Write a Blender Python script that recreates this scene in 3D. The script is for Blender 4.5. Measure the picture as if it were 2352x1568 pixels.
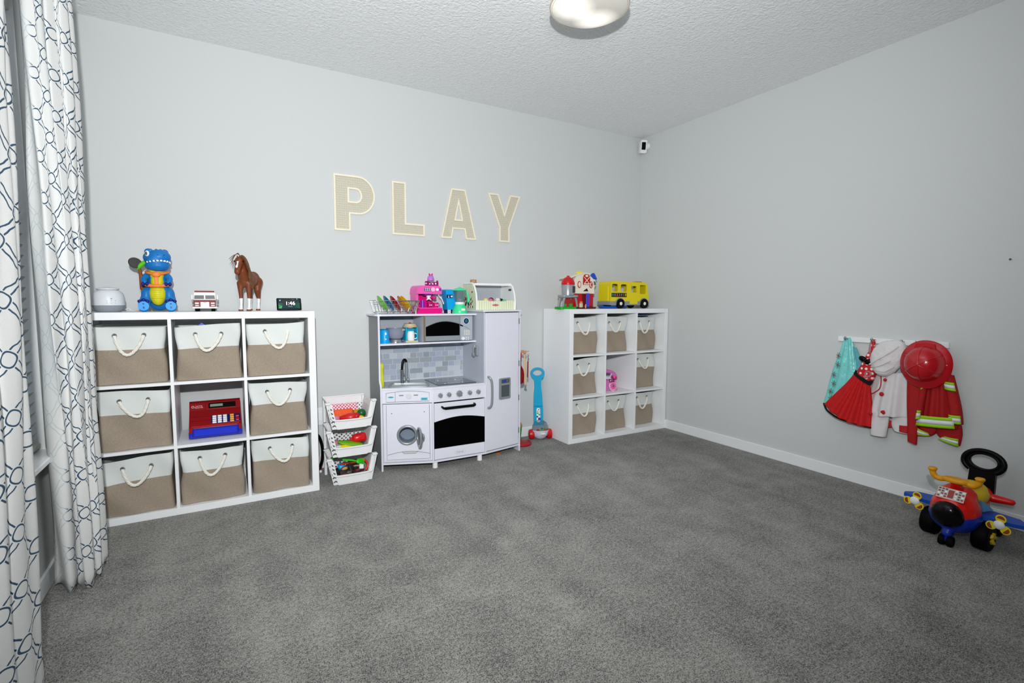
import bpy, bmesh, math, random
from mathutils import Vector, Matrix, Euler
PI = math.pi
random.seed(7)
for o in list(bpy.data.objects): bpy.data.objects.remove(o)
SC = bpy.context.scene
COL = SC.collection

# ---------------------------------------------------------------- camera
YAW, PITCH, ROLL = .5244, .0817, .00345
CAM = Vector((-3.5718, -3.6831, 1.189))
fw = Vector((math.sin(YAW)*math.cos(PITCH), math.cos(YAW)*math.cos(PITCH), -math.sin(PITCH)))
rt = Vector((math.cos(YAW), -math.sin(YAW), 0)); up = rt.cross(fw)
R_ = rt*math.cos(ROLL) + up*math.sin(ROLL); U_ = up*math.cos(ROLL) - rt*math.sin(ROLL)
cd = bpy.data.cameras.new('camera'); cam = bpy.data.objects.new('camera', cd); COL.objects.link(cam)
cam.matrix_world = Matrix(((R_.x, U_.x, -fw.x, CAM.x), (R_.y, U_.y, -fw.y, CAM.y), (R_.z, U_.z, -fw.z, CAM.z), (0, 0, 0, 1)))
cd.sensor_width = 36; cd.lens = 36*1150.5/2352; cd.clip_start = .02
SC.camera = cam

# ---------------------------------------------------------------- world, lights, exposure
W = bpy.data.worlds.new('sky'); SC.world = W; W.use_nodes = True
W.node_tree.nodes['Background'].inputs[0].default_value = (.72, .82, 1, 1)
W.node_tree.nodes['Background'].inputs[1].default_value = 1.2
SC.view_settings.view_transform = 'Standard'; SC.view_settings.look = 'None'
SC.view_settings.gamma = 1; SC.view_settings.use_curve_mapping = False
SC.view_settings.exposure = .20

def light(name, kind, loc, energy, color=(1, 1, 1), size=.1, target=None, **kw):
    l = bpy.data.lights.new(name, kind); l.energy = energy; l.color = color
    if kind == 'AREA': l.shape = 'DISK'; l.size = size
    else: l.shadow_soft_size = size
    for k, v in kw.items(): setattr(l, k, v)
    o = bpy.data.objects.new(name, l); o.location = loc
    if target is not None:
        o.rotation_euler = (Vector(target)-Vector(loc)).to_track_quat('-Z', 'Y').to_euler()
    COL.objects.link(o); return o
FL = CAM + Vector((-.05, -.05, .38))
light('flash_light', 'SPOT', FL, 345, (.985, .995, 1), .025, (-1.95, 0, 1.95), spot_size=math.radians(128), spot_blend=1.0)
light('added_ceiling_fill', 'AREA', (-3.45, -3.75, 1.75), 15, (.97, .99, 1), .3, (-2.4, -1.8, 2.74))  # added unseen lamp aimed upward to brighten the ceiling, standing in for bounced flash

# ---------------------------------------------------------------- materials
def lin(h):
    h = h.lstrip('#'); c = [int(h[i:i+2], 16)/255 for i in (0, 2, 4)]
    return tuple(((x/12.92) if x <= .04045 else ((x+.055)/1.055)**2.4) for x in c)+(1,)
MATS = {}
def mat(key, hexc, rough=.5, metal=0, noise=(60, .04), bump=None, trans=0, alpha=1, emit=None, coat=0, hex2=None, spec=.4):
    if key in MATS: return MATS[key]
    m = bpy.data.materials.new(key); m.use_nodes = True; nt = m.node_tree; N = nt.nodes; L = nt.links
    b = N['Principled BSDF']; b.inputs['Roughness'].default_value = rough; b.inputs['Metallic'].default_value = metal
    b.inputs['Specular IOR Level'].default_value = spec
    if coat: b.inputs['Coat Weight'].default_value = coat
    c = lin(hexc)
    tc = N.new('ShaderNodeTexCoord'); nz = N.new('ShaderNodeTexNoise'); nz.inputs['Scale'].default_value = noise[0]; nz.inputs['Detail'].default_value = 3
    L.new(tc.outputs['Object'], nz.inputs['Vector'])
    mx = N.new('ShaderNodeMix'); mx.data_type = 'RGBA'
    a = noise[1]
    if hex2: c2 = lin(hex2); mx.inputs[6].default_value = c; mx.inputs[7].default_value = c2
    else:
        mx.inputs[6].default_value = tuple(x*(1-a) for x in c[:3])+(1,); mx.inputs[7].default_value = tuple(min(1, x*(1+a)) for x in c[:3])+(1,)
    L.new(nz.outputs['Fac'], mx.inputs[0]); L.new(mx.outputs[2], b.inputs['Base Color'])
    if bump:
        n2 = N.new('ShaderNodeTexNoise'); n2.inputs['Scale'].default_value = bump[0]; n2.inputs['Detail'].default_value = 4
        L.new(tc.outputs['Object'], n2.inputs['Vector'])
        bp = N.new('ShaderNodeBump'); bp.inputs['Strength'].default_value = bump[1]; bp.inputs['Distance'].default_value = bump[2] if len(bump) > 2 else .002
        L.new(n2.outputs['Fac'], bp.inputs['Height']); L.new(bp.outputs[0], b.inputs['Normal'])
    if trans: b.inputs['Transmission Weight'].default_value = trans; b.inputs['IOR'].default_value = 1.06
    if alpha < 1: b.inputs['Alpha'].default_value = alpha
    if emit: b.inputs['Emission Color'].default_value = lin(emit[0]); b.inputs['Emission Strength'].default_value = emit[1]
    MATS[key] = m; return m
def nodes(m): return m.node_tree.nodes, m.node_tree.links, m.node_tree.nodes['Principled BSDF']
def mathn(N, L, op, a, b=None):
    n = N.new('ShaderNodeMath'); n.operation = op
    for i, v in enumerate((a, b)):
        if v is None: continue
        if isinstance(v, (int, float)): n.inputs[i].default_value = v
        else: L.new(v, n.inputs[i])
    return n.outputs[0]

# ---------------------------------------------------------------- mesh builder
class MB:
    def __init__(s, X=None): s.v = []; s.f = []; s.m = []; s.X = X or Matrix(); s.uv = None
    def add(s, vs, fs, m=0):
        n = len(s.v); X = s.X
        s.v += [tuple(X @ Vector(p)) for p in vs]
        s.f += [tuple(n+i for i in f) for f in fs]; s.m += [m]*len(fs); return s
    def box(s, c, d, b=0, m=0, rot=None):
        hx, hy, hz = (x/2 for x in d); b = min(b, hx*.95, hy*.95, hz*.95)
        Rm = Euler(rot).to_matrix() if rot else None
        def T(p):
            p = Vector(p)
            if Rm: p = Rm @ p
            return p+Vector(c)
        S = lambda i, k: 1 if (i >> k) & 1 else -1
        if b <= 0:
            vs = [T((hx*S(i, 0), hy*S(i, 1), hz*S(i, 2))) for i in range(8)]
            return s.add(vs, [(0, 2, 3, 1), (4, 5, 7, 6), (0, 1, 5, 4), (2, 6, 7, 3), (0, 4, 6, 2), (1, 3, 7, 5)], m)
        vs = []; h = (hx, hy, hz)
        for i in range(8):
            for a in range(3): vs.append(T([S(i, k)*(h[k] if k == a else h[k]-b) for k in range(3)]))
        fs = []
        for a in range(3):
            p, q = [k for k in range(3) if k != a]
            for sg in (0, 1):
                cs = [(sg << a) | (x << p) | (y << q) for x, y in ((0, 0), (1, 0), (1, 1), (0, 1))]
                fs.append([k*3+a for k in cs])
            for x in (0, 1):
                for y in (0, 1):
                    c0 = (x << p) | (y << q); c1 = c0 | (1 << a)
                    fs.append([c0*3+p, c0*3+q, c1*3+q, c1*3+p])
        for i in range(8): fs.append([i*3, i*3+1, i*3+2])
        return s.add(vs, fs, m)
    def tube(s, pts, r, n=8, m=0, closed=False, caps=True):
        P = [Vector(p) for p in pts]; k = len(P)
        rr = r if isinstance(r, (list, tuple)) else [r]*k
        nrm = None; rings = []
        for i in range(k):
            if closed: t = P[(i+1) % k]-P[i-1]
            else: t = P[min(i+1, k-1)]-P[max(i-1, 0)]
            t.normalize()
            if nrm is None:
                nrm = t.orthogonal().normalized()
            else:
                nrm = (nrm-t*nrm.dot(t))
                if nrm.length < 1e-6: nrm = t.orthogonal()
                nrm.normalize()
            bi = t.cross(nrm)
            rings.append([P[i]+(nrm*math.cos(2*PI*j/n)+bi*math.sin(2*PI*j/n))*rr[i] for j in range(n)])
        vs = [p for rg in rings for p in rg]; fs = []
        for i in range(k if closed else k-1):
            a = i*n; b = ((i+1) % k)*n
            for j in range(n): fs.append((a+j, a+(j+1) % n, b+(j+1) % n, b+j))
        if caps and not closed: fs += [tuple(range(n-1, -1, -1)), tuple(range((k-1)*n, k*n))]
        return s.add(vs, fs, m)
    def cyl(s, p0, p1, r0, r1=None, n=20, m=0):
        return s.tube([p0, p1], [r0, r0 if r1 is None else r1], n, m)
    def lathe(s, prof, n=28, m=0, c=(0, 0, 0), axis='Z', capb=True, capt=True, sc=(1, 1)):
        vs = []; c = Vector(c)
        for r, z in prof:
            for j in range(n):
                a = 2*PI*j/n; x, y = r*math.cos(a)*sc[0], r*math.sin(a)*sc[1]
                p = {'Z': (x, y, z), 'Y': (x, z, y), 'X': (z, x, y)}[axis]; vs.append(c+Vector(p))
        fs = []
        for i in range(len(prof)-1):
            for j in range(n): fs.append((i*n+j, i*n+(j+1) % n, (i+1)*n+(j+1) % n, (i+1)*n+j))
        k = len(prof)
        if capb: fs.append(tuple(range(n-1, -1, -1)))
        if capt: fs.append(tuple(range((k-1)*n, k*n)))
        return s.add(vs, fs, m)
    def prism(s, poly, t0, t1, ax='Y', m=0, holes=None):
        # poly in the plane normal to ax: Y->(x,z) X->(y,z) Z->(x,y)
        T = {'Y': lambda a, b, t: (a, t, b), 'X': lambda a, b, t: (t, a, b), 'Z': lambda a, b, t: (a, b, t)}[ax]
        if not holes:
            n = len(poly)
            vs = [T(a, b, t0) for a, b in poly]+[T(a, b, t1) for a, b in poly]
            fs = [tuple(range(n)), tuple(range(2*n-1, n-1, -1))]+[(i, i+n, (i+1) % n+n, (i+1) % n) for i in range(n)]
            return s.add(vs, fs, m)
        from mathutils.geometry import tessellate_polygon
        loops = [poly]+holes; flat = [p for l in loops for p in l]
        tri = tessellate_polygon([[Vector((a, b, 0)) for a, b in l] for l in loops])
        n = len(flat)
        vs = [T(a, b, t0) for a, b in flat]+[T(a, b, t1) for a, b in flat]
        fs = [tuple(t) for t in tri]+[tuple(i+n for i in reversed(t)) for t in tri]
        o = 0
        for l in loops:
            k = len(l)
            fs += [(o+i, o+i+n, o+(i+1) % k+n, o+(i+1) % k) for i in range(k)]; o += k
        return s.add(vs, fs, m)
    def ell(s, c, r, nu=16, nv=10, m=0, rot=None):
        if isinstance(r, (int, float)): r = (r, r, r)
        Rm = Euler(rot).to_matrix() if rot else Matrix.Identity(3); c = Vector(c)
        vs = [c+Rm @ Vector((0, 0, r[2]))]
        for i in range(1, nv):
            a = PI*i/nv
            for j in range(nu):
                b = 2*PI*j/nu; vs.append(c+Rm @ Vector((r[0]*math.sin(a)*math.cos(b), r[1]*math.sin(a)*math.sin(b), r[2]*math.cos(a))))
        vs.append(c+Rm @ Vector((0, 0, -r[2])))
        fs = [(0, 1+j, 1+(j+1) % nu) for j in range(nu)]
        for i in range(nv-2):
            for j in range(nu): fs.append((1+i*nu+j, 1+(i+1)*nu+j, 1+(i+1)*nu+(j+1) % nu, 1+i*nu+(j+1) % nu))
        e = len(vs)-1; o = 1+(nv-2)*nu
        fs += [(e, o+(j+1) % nu, o+j) for j in range(nu)]
        return s.add(vs, fs, m)
    def limb(s, pts, rad, n=12, m=0):
        s.tube(pts, rad, n, m)
        for p, r in zip(pts, rad): s.ell(p, r, n, 8, m)
        return s
    def torus(s, c, R, r, ax='Y', n=28, k=8, m=0, sc=(1, 1)):
        T = {'Y': lambda a, b: (a, 0, b), 'X': lambda a, b: (0, a, b), 'Z': lambda a, b: (a, b, 0)}[ax]
        return s.tube([Vector(c)+Vector(T(R*sc[0]*math.cos(2*PI*i/n), R*sc[1]*math.sin(2*PI*i/n))) for i in range(n)], r, k, m, closed=True)
    def build(s, name, mats, parent=None, smooth=35, loc=None, recalc=True, remesh=None, relax=0, solid=None):
        me = bpy.data.meshes.new(name); me.from_pydata(s.v, [], s.f)
        if not isinstance(mats, (list, tuple)): mats = [mats]
        for q in mats: me.materials.append(q)
        me.polygons.foreach_set('material_index', s.m)
        if s.uv:
            ul = me.uv_layers.new(name='UVMap')
            for lp in me.loops: ul.data[lp.index].uv = s.uv[lp.vertex_index]
        if recalc:
            bm = bmesh.new(); bm.from_mesh(me); bmesh.ops.recalc_face_normals(bm, faces=bm.faces); bm.to_mesh(me); bm.free()
        if smooth:
            me.polygons.foreach_set('use_smooth', [True]*len(me.polygons))
            if not remesh and smooth < 180: me.set_sharp_from_angle(angle=math.radians(smooth))
        me.update()
        o = bpy.data.objects.new(name, me); COL.objects.link(o)
        if loc: o.location = loc
        if parent: o.parent = parent
        if remesh:
            md = o.modifiers.new('r', 'REMESH'); md.mode = 'VOXEL'; md.voxel_size = remesh; md.use_smooth_shade = True
            if relax: q = o.modifiers.new('s', 'SMOOTH'); q.iterations = relax; q.factor = .5
        if solid: q = o.modifiers.new('t', 'SOLIDIFY'); q.thickness = solid; q.offset = 0
        return o

def thing(name, label, cat, loc=(0, 0, 0), rz=0, group=None, rot=None):
    o = bpy.data.objects.new(name, None); COL.objects.link(o); o.empty_display_size = .05
    o.location = loc; o.rotation_euler = rot or (0, 0, rz); o['label'] = label; o['category'] = cat
    if group: o['group'] = group
    return o
def tag(o, label, cat, group=None):
    o['label'] = label; o['category'] = cat
    if group: o['group'] = group
    return o
def struct(o): o['kind'] = 'structure'; return o
def copy_tree(o, parent=None):
    c = o.copy(); COL.objects.link(c)
    if parent: c.parent = parent
    for ch in list(o.children): copy_tree(ch, c)
    return c
def text_obj(name, s, size, m, parent, loc, rot=(PI/2, 0, 0), ext=.0008, align='CENTER', bold=0):
    cu = bpy.data.curves.new(name, 'FONT'); cu.body = s; cu.size = size; cu.extrude = ext; cu.align_x = align; cu.align_y = 'CENTER'; cu.resolution_u = 3
    cu.offset = bold
    t = bpy.data.objects.new(name, cu); me = bpy.data.meshes.new_from_object(t); bpy.data.objects.remove(t)
    me.materials.clear(); me.materials.append(m)
    o = bpy.data.objects.new(name, me); COL.objects.link(o); o.parent = parent; o.location = loc; o.rotation_euler = rot
    return o
def arc(cx, cy, rx, ry, a0, a1, n):
    return [(cx+rx*math.cos(math.radians(a0+(a1-a0)*i/n)), cy+ry*math.sin(math.radians(a0+(a1-a0)*i/n))) for i in range(n+1)]
def rrect(x0, y0, x1, y1, r, n=4):
    return arc(x1-r, y1-r, r, r, 0, 90, n)+arc(x0+r, y1-r, r, r, 90, 180, n)+arc(x0+r, y0+r, r, r, 180, 270, n)+arc(x1-r, y0+r, r, r, 270, 360, n)
def area2(p): return sum(p[i-1][0]*p[i][1]-p[i][0]*p[i-1][1] for i in range(len(p)))
def inset(poly, d):
    if area2(poly) < 0: poly = poly[::-1]
    out = []; n = len(poly)
    for i in range(n):
        a = Vector(poly[i-1]); b = Vector(poly[i]); c = Vector(poly[(i+1) % n])
        e0 = (b-a).normalized(); e1 = (c-b).normalized()
        n0 = Vector((-e0.y, e0.x)); n1 = Vector((-e1.y, e1.x)); q = (n0+n1); k = q.dot(q)
        if k < .05: q = n0; k = 1; out.append(tuple(b+q*d)); continue
        out.append(tuple(b+q*(2*d/k)))
    return out
def catmull(P, n=8, closed=False):
    P = [Vector(p) for p in P]; out = []; k = len(P)
    for i in range(k if closed else k-1):
        p0 = P[i-1] if (closed or i > 0) else P[0]; p1 = P[i]; p2 = P[(i+1) % k]; p3 = P[(i+2) % k] if (closed or i+2 < k) else P[-1]
        for j in range(n):
            t = j/n; out.append(.5*((2*p1)+(p2-p0)*t+(2*p0-5*p1+4*p2-p3)*t*t+(-p0+3*p1-3*p2+p3)*t**3))
    if not closed: out.append(P[-1])
    return out

# common materials
white = mat('white_laminate', '#F1F3F5', .42, noise=(30, .015))
wpaint = mat('white_trim_paint', '#ECEFF1', .45, noise=(20, .015))
chrome = mat('chrome', '#C9CDD1', .18, 1)
steel = mat('steel_wire', '#B6BABD', .3, 1)
black = mat('black_plastic', '#040405', .35, spec=.15)
rubber = mat('black_rubber', '#040405', .6, spec=.08)
grey = mat('grey_plastic', '#8E979C', .45)
dkgrey = mat('dark_grey_plastic', '#4E565B', .5)
red = mat('red_plastic', '#C80A12', .35, coat=.2)
dred = mat('deep_red_plastic', '#7C0006', .4, spec=.2)
blue = mat('blue_plastic', '#0A3FC0', .35)
yellow = mat('yellow_plastic', '#F2CF08', .4)
green = mat('green_plastic', '#0C8A22', .4)
wplastic = mat('white_plastic', '#EEF0F0', .38)
pink = mat('pink_plastic', '#F04FA6', .35)
# ================================================================ room shell
RX0, RY0, RH = -4.24, -7.5, 2.743
wallm = mat('wall_paint', '#CDD0D0', .85, noise=(260, .035), bump=(420, .12, .001))
ceilm = mat('ceiling_texture', '#F4F6F7', .9, noise=(40, .03))
N, L, b = nodes(ceilm)
tc = N.new('ShaderNodeTexCoord'); n1 = N.new('ShaderNodeTexNoise'); n1.inputs['Scale'].default_value = 48; n1.inputs['Detail'].default_value = 3; n1.inputs['Distortion'].default_value = 2.2
n2 = N.new('ShaderNodeTexVoronoi'); n2.inputs['Scale'].default_value = 62; n2.feature = 'SMOOTH_F1'
n3 = N.new('ShaderNodeTexNoise'); n3.inputs['Scale'].default_value = 8; n3.inputs['Detail'].default_value = 2
mxv = N.new('ShaderNodeMix'); mxv.data_type = 'VECTOR'; mxv.inputs[0].default_value = .06
L.new(tc.outputs['Object'], n3.inputs['Vector']); L.new(tc.outputs['Object'], mxv.inputs[4]); L.new(n3.outputs['Color'], mxv.inputs[5])
L.new(mxv.outputs[1], n2.inputs['Vector']); L.new(tc.outputs['Object'], n1.inputs['Vector'])
h = mathn(N, L, 'ADD', mathn(N, L, 'MULTIPLY', n1.outputs['Fac'], 1.2), n2.outputs['Distance'])
bp = N.new('ShaderNodeBump'); bp.inputs['Strength'].default_value = .7; bp.inputs['Distance'].default_value = .005
L.new(h, bp.inputs['Height']); L.new(bp.outputs[0], b.inputs['Normal'])

carpet = mat('carpet', '#6E6E6C', .95, noise=(300, .2))
N, L, b = nodes(carpet)
tc = N.new('ShaderNodeTexCoord')
def nz(scale, det, dist=0):
    n = N.new('ShaderNodeTexNoise'); n.inputs['Scale'].default_value = scale; n.inputs['Detail'].default_value = det; n.inputs['Distortion'].default_value = dist
    L.new(tc.outputs['Object'], n.inputs['Vector']); return n
fine = nz(215, 3); med = nz(70, 2); big = nz(2.2, 3, .8); bl = nz(9, 3, .5)
mp = N.new('ShaderNodeMapping'); mp.inputs['Rotation'].default_value = (0, 0, .9); mp.inputs['Scale'].default_value = (6, .9, 1)
L.new(tc.outputs['Object'], mp.inputs['Vector']); st = N.new('ShaderNodeTexNoise'); st.inputs['Scale'].default_value = 1; st.inputs['Detail'].default_value = 2; L.new(mp.outputs[0], st.inputs['Vector'])
def ctr(s, k): return mathn(N, L, 'MULTIPLY', mathn(N, L, 'SUBTRACT', s, .5), k)
tot = mathn(N, L, 'ADD', mathn(N, L, 'ADD', ctr(fine.outputs['Fac'], 3.0), ctr(med.outputs['Fac'], 1.2)), mathn(N, L, 'ADD', ctr(big.outputs['Fac'], .65), mathn(N, L, 'ADD', ctr(st.outputs['Fac'], .45), ctr(bl.outputs['Fac'], .5))))
fac = mathn(N, L, 'ADD', tot, .5)
rmp = N.new('ShaderNodeValToRGB'); rmp.color_ramp.elements[0].position = .0; rmp.color_ramp.elements[0].color = lin('#3E3E3B'); rmp.color_ramp.elements[1].position = 1; rmp.color_ramp.elements[1].color = lin('#A9A8A2')
L.new(fac, rmp.inputs[0]); L.new(rmp.outputs[0], b.inputs['Base Color'])
bp = N.new('ShaderNodeBump'); bp.inputs['Strength'].default_value = .9; bp.inputs['Distance'].default_value = .006
L.new(mathn(N, L, 'ADD', fine.outputs['Fac'], med.outputs['Fac']), bp.inputs['Height']); L.new(bp.outputs[0], b.inputs['Normal'])
b.inputs['Sheen Weight'].default_value = .15

T_ = .1
struct(MB().box((RX0/2, RY0/2, -.05), (-RX0+.2, -RY0+.2, .1)).build('floor', carpet, smooth=0))
struct(MB().box((RX0/2, RY0/2, RH+.05), (-RX0+.2, -RY0+.2, .1)).build('ceiling', ceilm, smooth=0))
struct(MB().box((RX0/2, .05, RH/2), (-RX0+.2, .1, RH)).build('wall_back', wallm, smooth=0))
struct(MB().box((.05, RY0/2, RH/2), (.1, -RY0, RH)).build('wall_right', wallm, smooth=0))
struct(MB().box((RX0/2, RY0-.05, RH/2), (-RX0+.2, .1, RH)).build('wall_front', wallm, smooth=0))
WY0, WY1, WZ0, WZ1 = -2.72, -.90, .545, 2.36
m = MB(); xw = RX0-.07; t = .14
m.box((xw, (RY0+WY0)/2, RH/2), (t, WY0-RY0, RH)); m.box((xw, WY1/2, RH/2), (t, -WY1, RH))
m.box((xw, (WY0+WY1)/2, WZ0/2), (t, WY1-WY0, WZ0)); m.box((xw, (WY0+WY1)/2, (WZ1+RH)/2), (t, WY1-WY0, RH-WZ1))
struct(m.build('wall_left', wallm, smooth=0))
def bboard(name, c, d): struct(MB().box(c, d, .003).build(name, wpaint, smooth=0))
bboard('baseboard_back', (RX0/2, -.006, .041), (-RX0, .012, .082))
bboard('baseboard_right', (-.006, RY0/2, .041), (.012, -RY0, .082))
bboard('baseboard_left', (RX0+.006, RY0/2, .041), (.012, -RY0, .082))
bboard('baseboard_front', (RX0/2, RY0+.006, .041), (-RX0, .012, .082))

# window with frame, glass and blinds in the left wall
wn = struct(thing('window_1', 'white window behind the patterned curtains', 'window', (RX0-.10, (WY0+WY1)/2, WZ0)))
del wn['label']; del wn['category']
wh = WZ1-WZ0; wl = WY1-WY0
m = MB()
for y in (-wl/2+.03, wl/2-.03, 0): m.box((-.01, y, wh/2), (.05, .06, wh), .004)
for z in (.03, wh/2, wh-.03): m.box((-.01, 0, z), (.05, wl, .05), .004)
m.build('window_frame', wpaint, wn)
glass = mat('window_glass', '#DDE6EA', .02, trans=1, noise=(5, .01))
MB().box((-.02, 0, wh/2), (.006, wl-.06, wh-.06)).build('pane', glass, wn, smooth=0)
struct(MB().box((RX0-.03, (WY0+WY1)/2, WZ0+.0), (.16, wl+.06, .024), .004).build('trim_1', wpaint))

bl = thing('window_blind', 'white wooden slat blind lowered in the window between the curtains', 'blind', (RX0-.035, (WY0+WY1)/2, WZ0+.02))
slatm = mat('blind_slat', '#D9D9D0', .5)
blen = wl-.03
MB().box((0, 0, wh-.045), (.055, blen, .045), .003).build('head_rail', slatm, bl)
MB().box((0, 0, .014), (.05, blen, .02), .003).build('bottom_rail', slatm, bl)
sm = MB().box((0, 0, 0), (.05, blen, .003), .001).build('slat', slatm, bl, smooth=0)
sm.location = (0, 0, .05); sm.rotation_euler = (0, math.radians(-52), 0)
k = 1
while .05+k*.043 < wh-.08:
    c = sm.copy(); COL.objects.link(c); c.parent = bl; c.location = (0, 0, .05+k*.043); k += 1
m = MB()
for y in (-blen/2+.15, 0, blen/2-.15): m.cyl((0, y, 0), (0, y, wh-.05), .0012, n=6)
m.build('cord', slatm, bl)

# ================================================================ curtains
curt = mat('curtain_fabric', '#D6D7D5', .9, noise=(500, .05))
N, L, b = nodes(curt)
uv = N.new('ShaderNodeUVMap'); sp = N.new('ShaderNodeSeparateXYZ'); L.new(uv.outputs[0], sp.inputs[0])
WP, HP = .170, .158
A_ = mathn(N, L, 'DIVIDE', sp.outputs[0], WP); B_ = mathn(N, L, 'DIVIDE', sp.outputs[1], HP)
S0 = mathn(N, L, 'ADD', A_, B_); T0 = mathn(N, L, 'SUBTRACT', A_, B_)
def wave(x, k, amp): return mathn(N, L, 'MULTIPLY', mathn(N, L, 'SINE', mathn(N, L, 'MULTIPLY', x, 2*PI*k)), amp)
S1 = mathn(N, L, 'ADD', S0, wave(T0, 1, .035)); T1 = mathn(N, L, 'ADD', T0, wave(S0, 1, -.035))
def dint(x): return mathn(N, L, 'ABSOLUTE', mathn(N, L, 'SUBTRACT', mathn(N, L, 'FRACT', mathn(N, L, 'ADD', x, 100.5)), .5))
ds, dt = dint(S1), dint(T1)
# small rounded loops on the lattice nodes, double lines between them
q = mathn(N, L, 'POWER', mathn(N, L, 'ADD', mathn(N, L, 'POWER', ds, 2.6), mathn(N, L, 'POWER', dt, 2.6)), 1/2.6)
LW = .021
loop = mathn(N, L, 'LESS_THAN', mathn(N, L, 'ABSOLUTE', mathn(N, L, 'SUBTRACT', q, .185)), LW)
def edge(d_, e_):
    w_ = mathn(N, L, 'ADD', .092, mathn(N, L, 'MULTIPLY', mathn(N, L, 'MINIMUM', mathn(N, L, 'MAXIMUM', mathn(N, L, 'MULTIPLY', mathn(N, L, 'SUBTRACT', e_, .33), 9), 0), 1), -.028))
    return mathn(N, L, 'LESS_THAN', mathn(N, L, 'ABSOLUTE', mathn(N, L, 'SUBTRACT', d_, w_)), LW)
far_ = mathn(N, L, 'GREATER_THAN', q, .232)
edges = mathn(N, L, 'MULTIPLY', mathn(N, L, 'MAXIMUM', mathn(N, L, 'MULTIPLY', edge(ds, dt), mathn(N, L, 'LESS_THAN', ds, dt)), mathn(N, L, 'MULTIPLY', edge(dt, ds), mathn(N, L, 'LESS_THAN', dt, ds))), far_)
ln = mathn(N, L, 'MAXIMUM', loop, edges)
mx = N.new('ShaderNodeMix'); mx.data_type = 'RGBA'; L.new(ln, mx.inputs[0])
mx.inputs[7].default_value = lin('#2F4A63')
geo = N.new('ShaderNodeNewGeometry')
base = [l for l in L if l.to_socket == b.inputs['Base Color']][0].from_socket
L.new(base, mx.inputs[6])
# the print shows only faintly on the reverse of the cloth
lay = N.new('ShaderNodeAttribute'); lay.attribute_name = 'reverse'
mr = N.new('ShaderNodeMix'); mr.data_type = 'RGBA'; L.new(base, mr.inputs[6]); mr.inputs[7].default_value = lin('#BCC6C8'); L.new(ln, mr.inputs[0])
mz = N.new('ShaderNodeMix'); mz.data_type = 'RGBA'; L.new(lay.outputs['Fac'], mz.inputs[0]); L.new(mx.outputs[2], mz.inputs[6]); L.new(mr.outputs[2], mz.inputs[7])
L.new(mz.outputs[2], b.inputs['Base Color'])
wv = N.new('ShaderNodeTexNoise'); wv.inputs['Scale'].default_value = 900; wv.inputs['Detail'].default_value = 2
mpp = N.new('ShaderNodeMapping'); mpp.inputs['Scale'].default_value = (1, .35, 1); L.new(uv.outputs[0], mpp.inputs[0]); L.new(mpp.outputs[0], wv.inputs['Vector'])
bp = N.new('ShaderNodeBump'); bp.inputs['Strength'].default_value = .35; bp.inputs['Distance'].default_value = .002; L.new(wv.outputs['Fac'], bp.inputs['Height']); L.new(bp.outputs[0], b.inputs['Normal'])
b.inputs['Transmission Weight'].default_value = 0

def curtain(name, label, top, bot, us, rev_upto, u0):
    root = thing(name, label, 'curtain', (0, 0, 0))
    T1 = catmull([(x, y, 0) for x, y in top], 6); B1 = catmull([(x, y, 0) for x, y in bot], 6)
    z0, z1 = .012, 2.617; nz_ = 60; nu = len(T1)
    U = [0]
    for i in range(1, nu): U.append(U[-1]+((T1[i]-T1[i-1]).length+(B1[i]-B1[i-1]).length)/2*us)
    m = MB(); m.uv = []; rev = []
    for k in range(nz_+1):
        t = k/nz_; z = z0+(z1-z0)*t
        for i in range(nu):
            p = B1[i].lerp(T1[i], t)
            wob = .006*math.sin(i*.9+z*3.1)+.005*math.sin(z*7+i*.5)
            zz = z+(.012*math.sin(i*.8) if k == 0 else 0)
            m.v.append((p.x+wob*.6, p.y+wob, zz)); m.uv.append((U[i]+u0, z)); rev.append(1.0 if i <= rev_upto*6 else 0.0)
    for k in range(nz_):
        for i in range(nu-1): m.f.append((k*nu+i, k*nu+i+1, (k+1)*nu+i+1, (k+1)*nu+i)); m.m.append(0)
    o = m.build('drape', curt, root, smooth=180, recalc=False, solid=.0016)
    at = o.data.attributes.new('reverse', 'FLOAT', 'POINT'); at.data.foreach_set('value', rev)
    # header rings and rod sit above the picture
    return root
curtain('window_curtain', 'off-white curtain with navy trellis print hanging beside the left cube shelf',
        [(-4.205, -.965), (-4.174, -1.012), (-4.145, -1.01), (-4.112, -1.035), (-4.095, -.99), (-4.078, -1.02), (-4.062, -.985), (-4.070, -.95), (-4.058, -.925), (-4.066, -.89), (-4.12, -.83), (-4.18, -.80)],
        [(-4.212, -1.03), (-4.143, -1.105), (-4.125, -1.05), (-4.10, -1.095), (-4.074, -1.085), (-4.088, -1.0), (-4.064, -1.02), (-4.078, -.96), (-4.062, -.925), (-4.070, -.89), (-4.12, -.84), (-4.18, -.80)], 1.7, 1, .02)
curtain('window_curtain', 'off-white curtain with navy trellis print nearest the camera at the left picture edge',
        [(-4.20, -1.680), (-4.12, -1.760), (-4.085, -1.690), (-4.045, -1.750), (-4.045, -1.790), (-4.055, -1.860), (-4.09, -1.920), (-4.06, -1.980), (-4.10, -2.060), (-4.04, -2.120), (-4.12, -2.200), (-4.05, -2.280), (-4.1, -2.360)],
        [(-4.21, -1.700), (-4.14, -1.790), (-4.11, -1.720), (-4.08, -1.760), (-4.075, -1.800), (-4.08, -1.890), (-4.105, -1.940), (-4.07, -1.990), (-4.11, -2.080), (-4.05, -2.160), (-4.12, -2.260), (-4.05, -2.340), (-4.1, -2.420)], 1.0, 1, .06)
rod = thing('curtain_rod', 'dark metal curtain rod above the window holding both curtains', 'rod', (-4.11, -1.62, 2.63))
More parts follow.
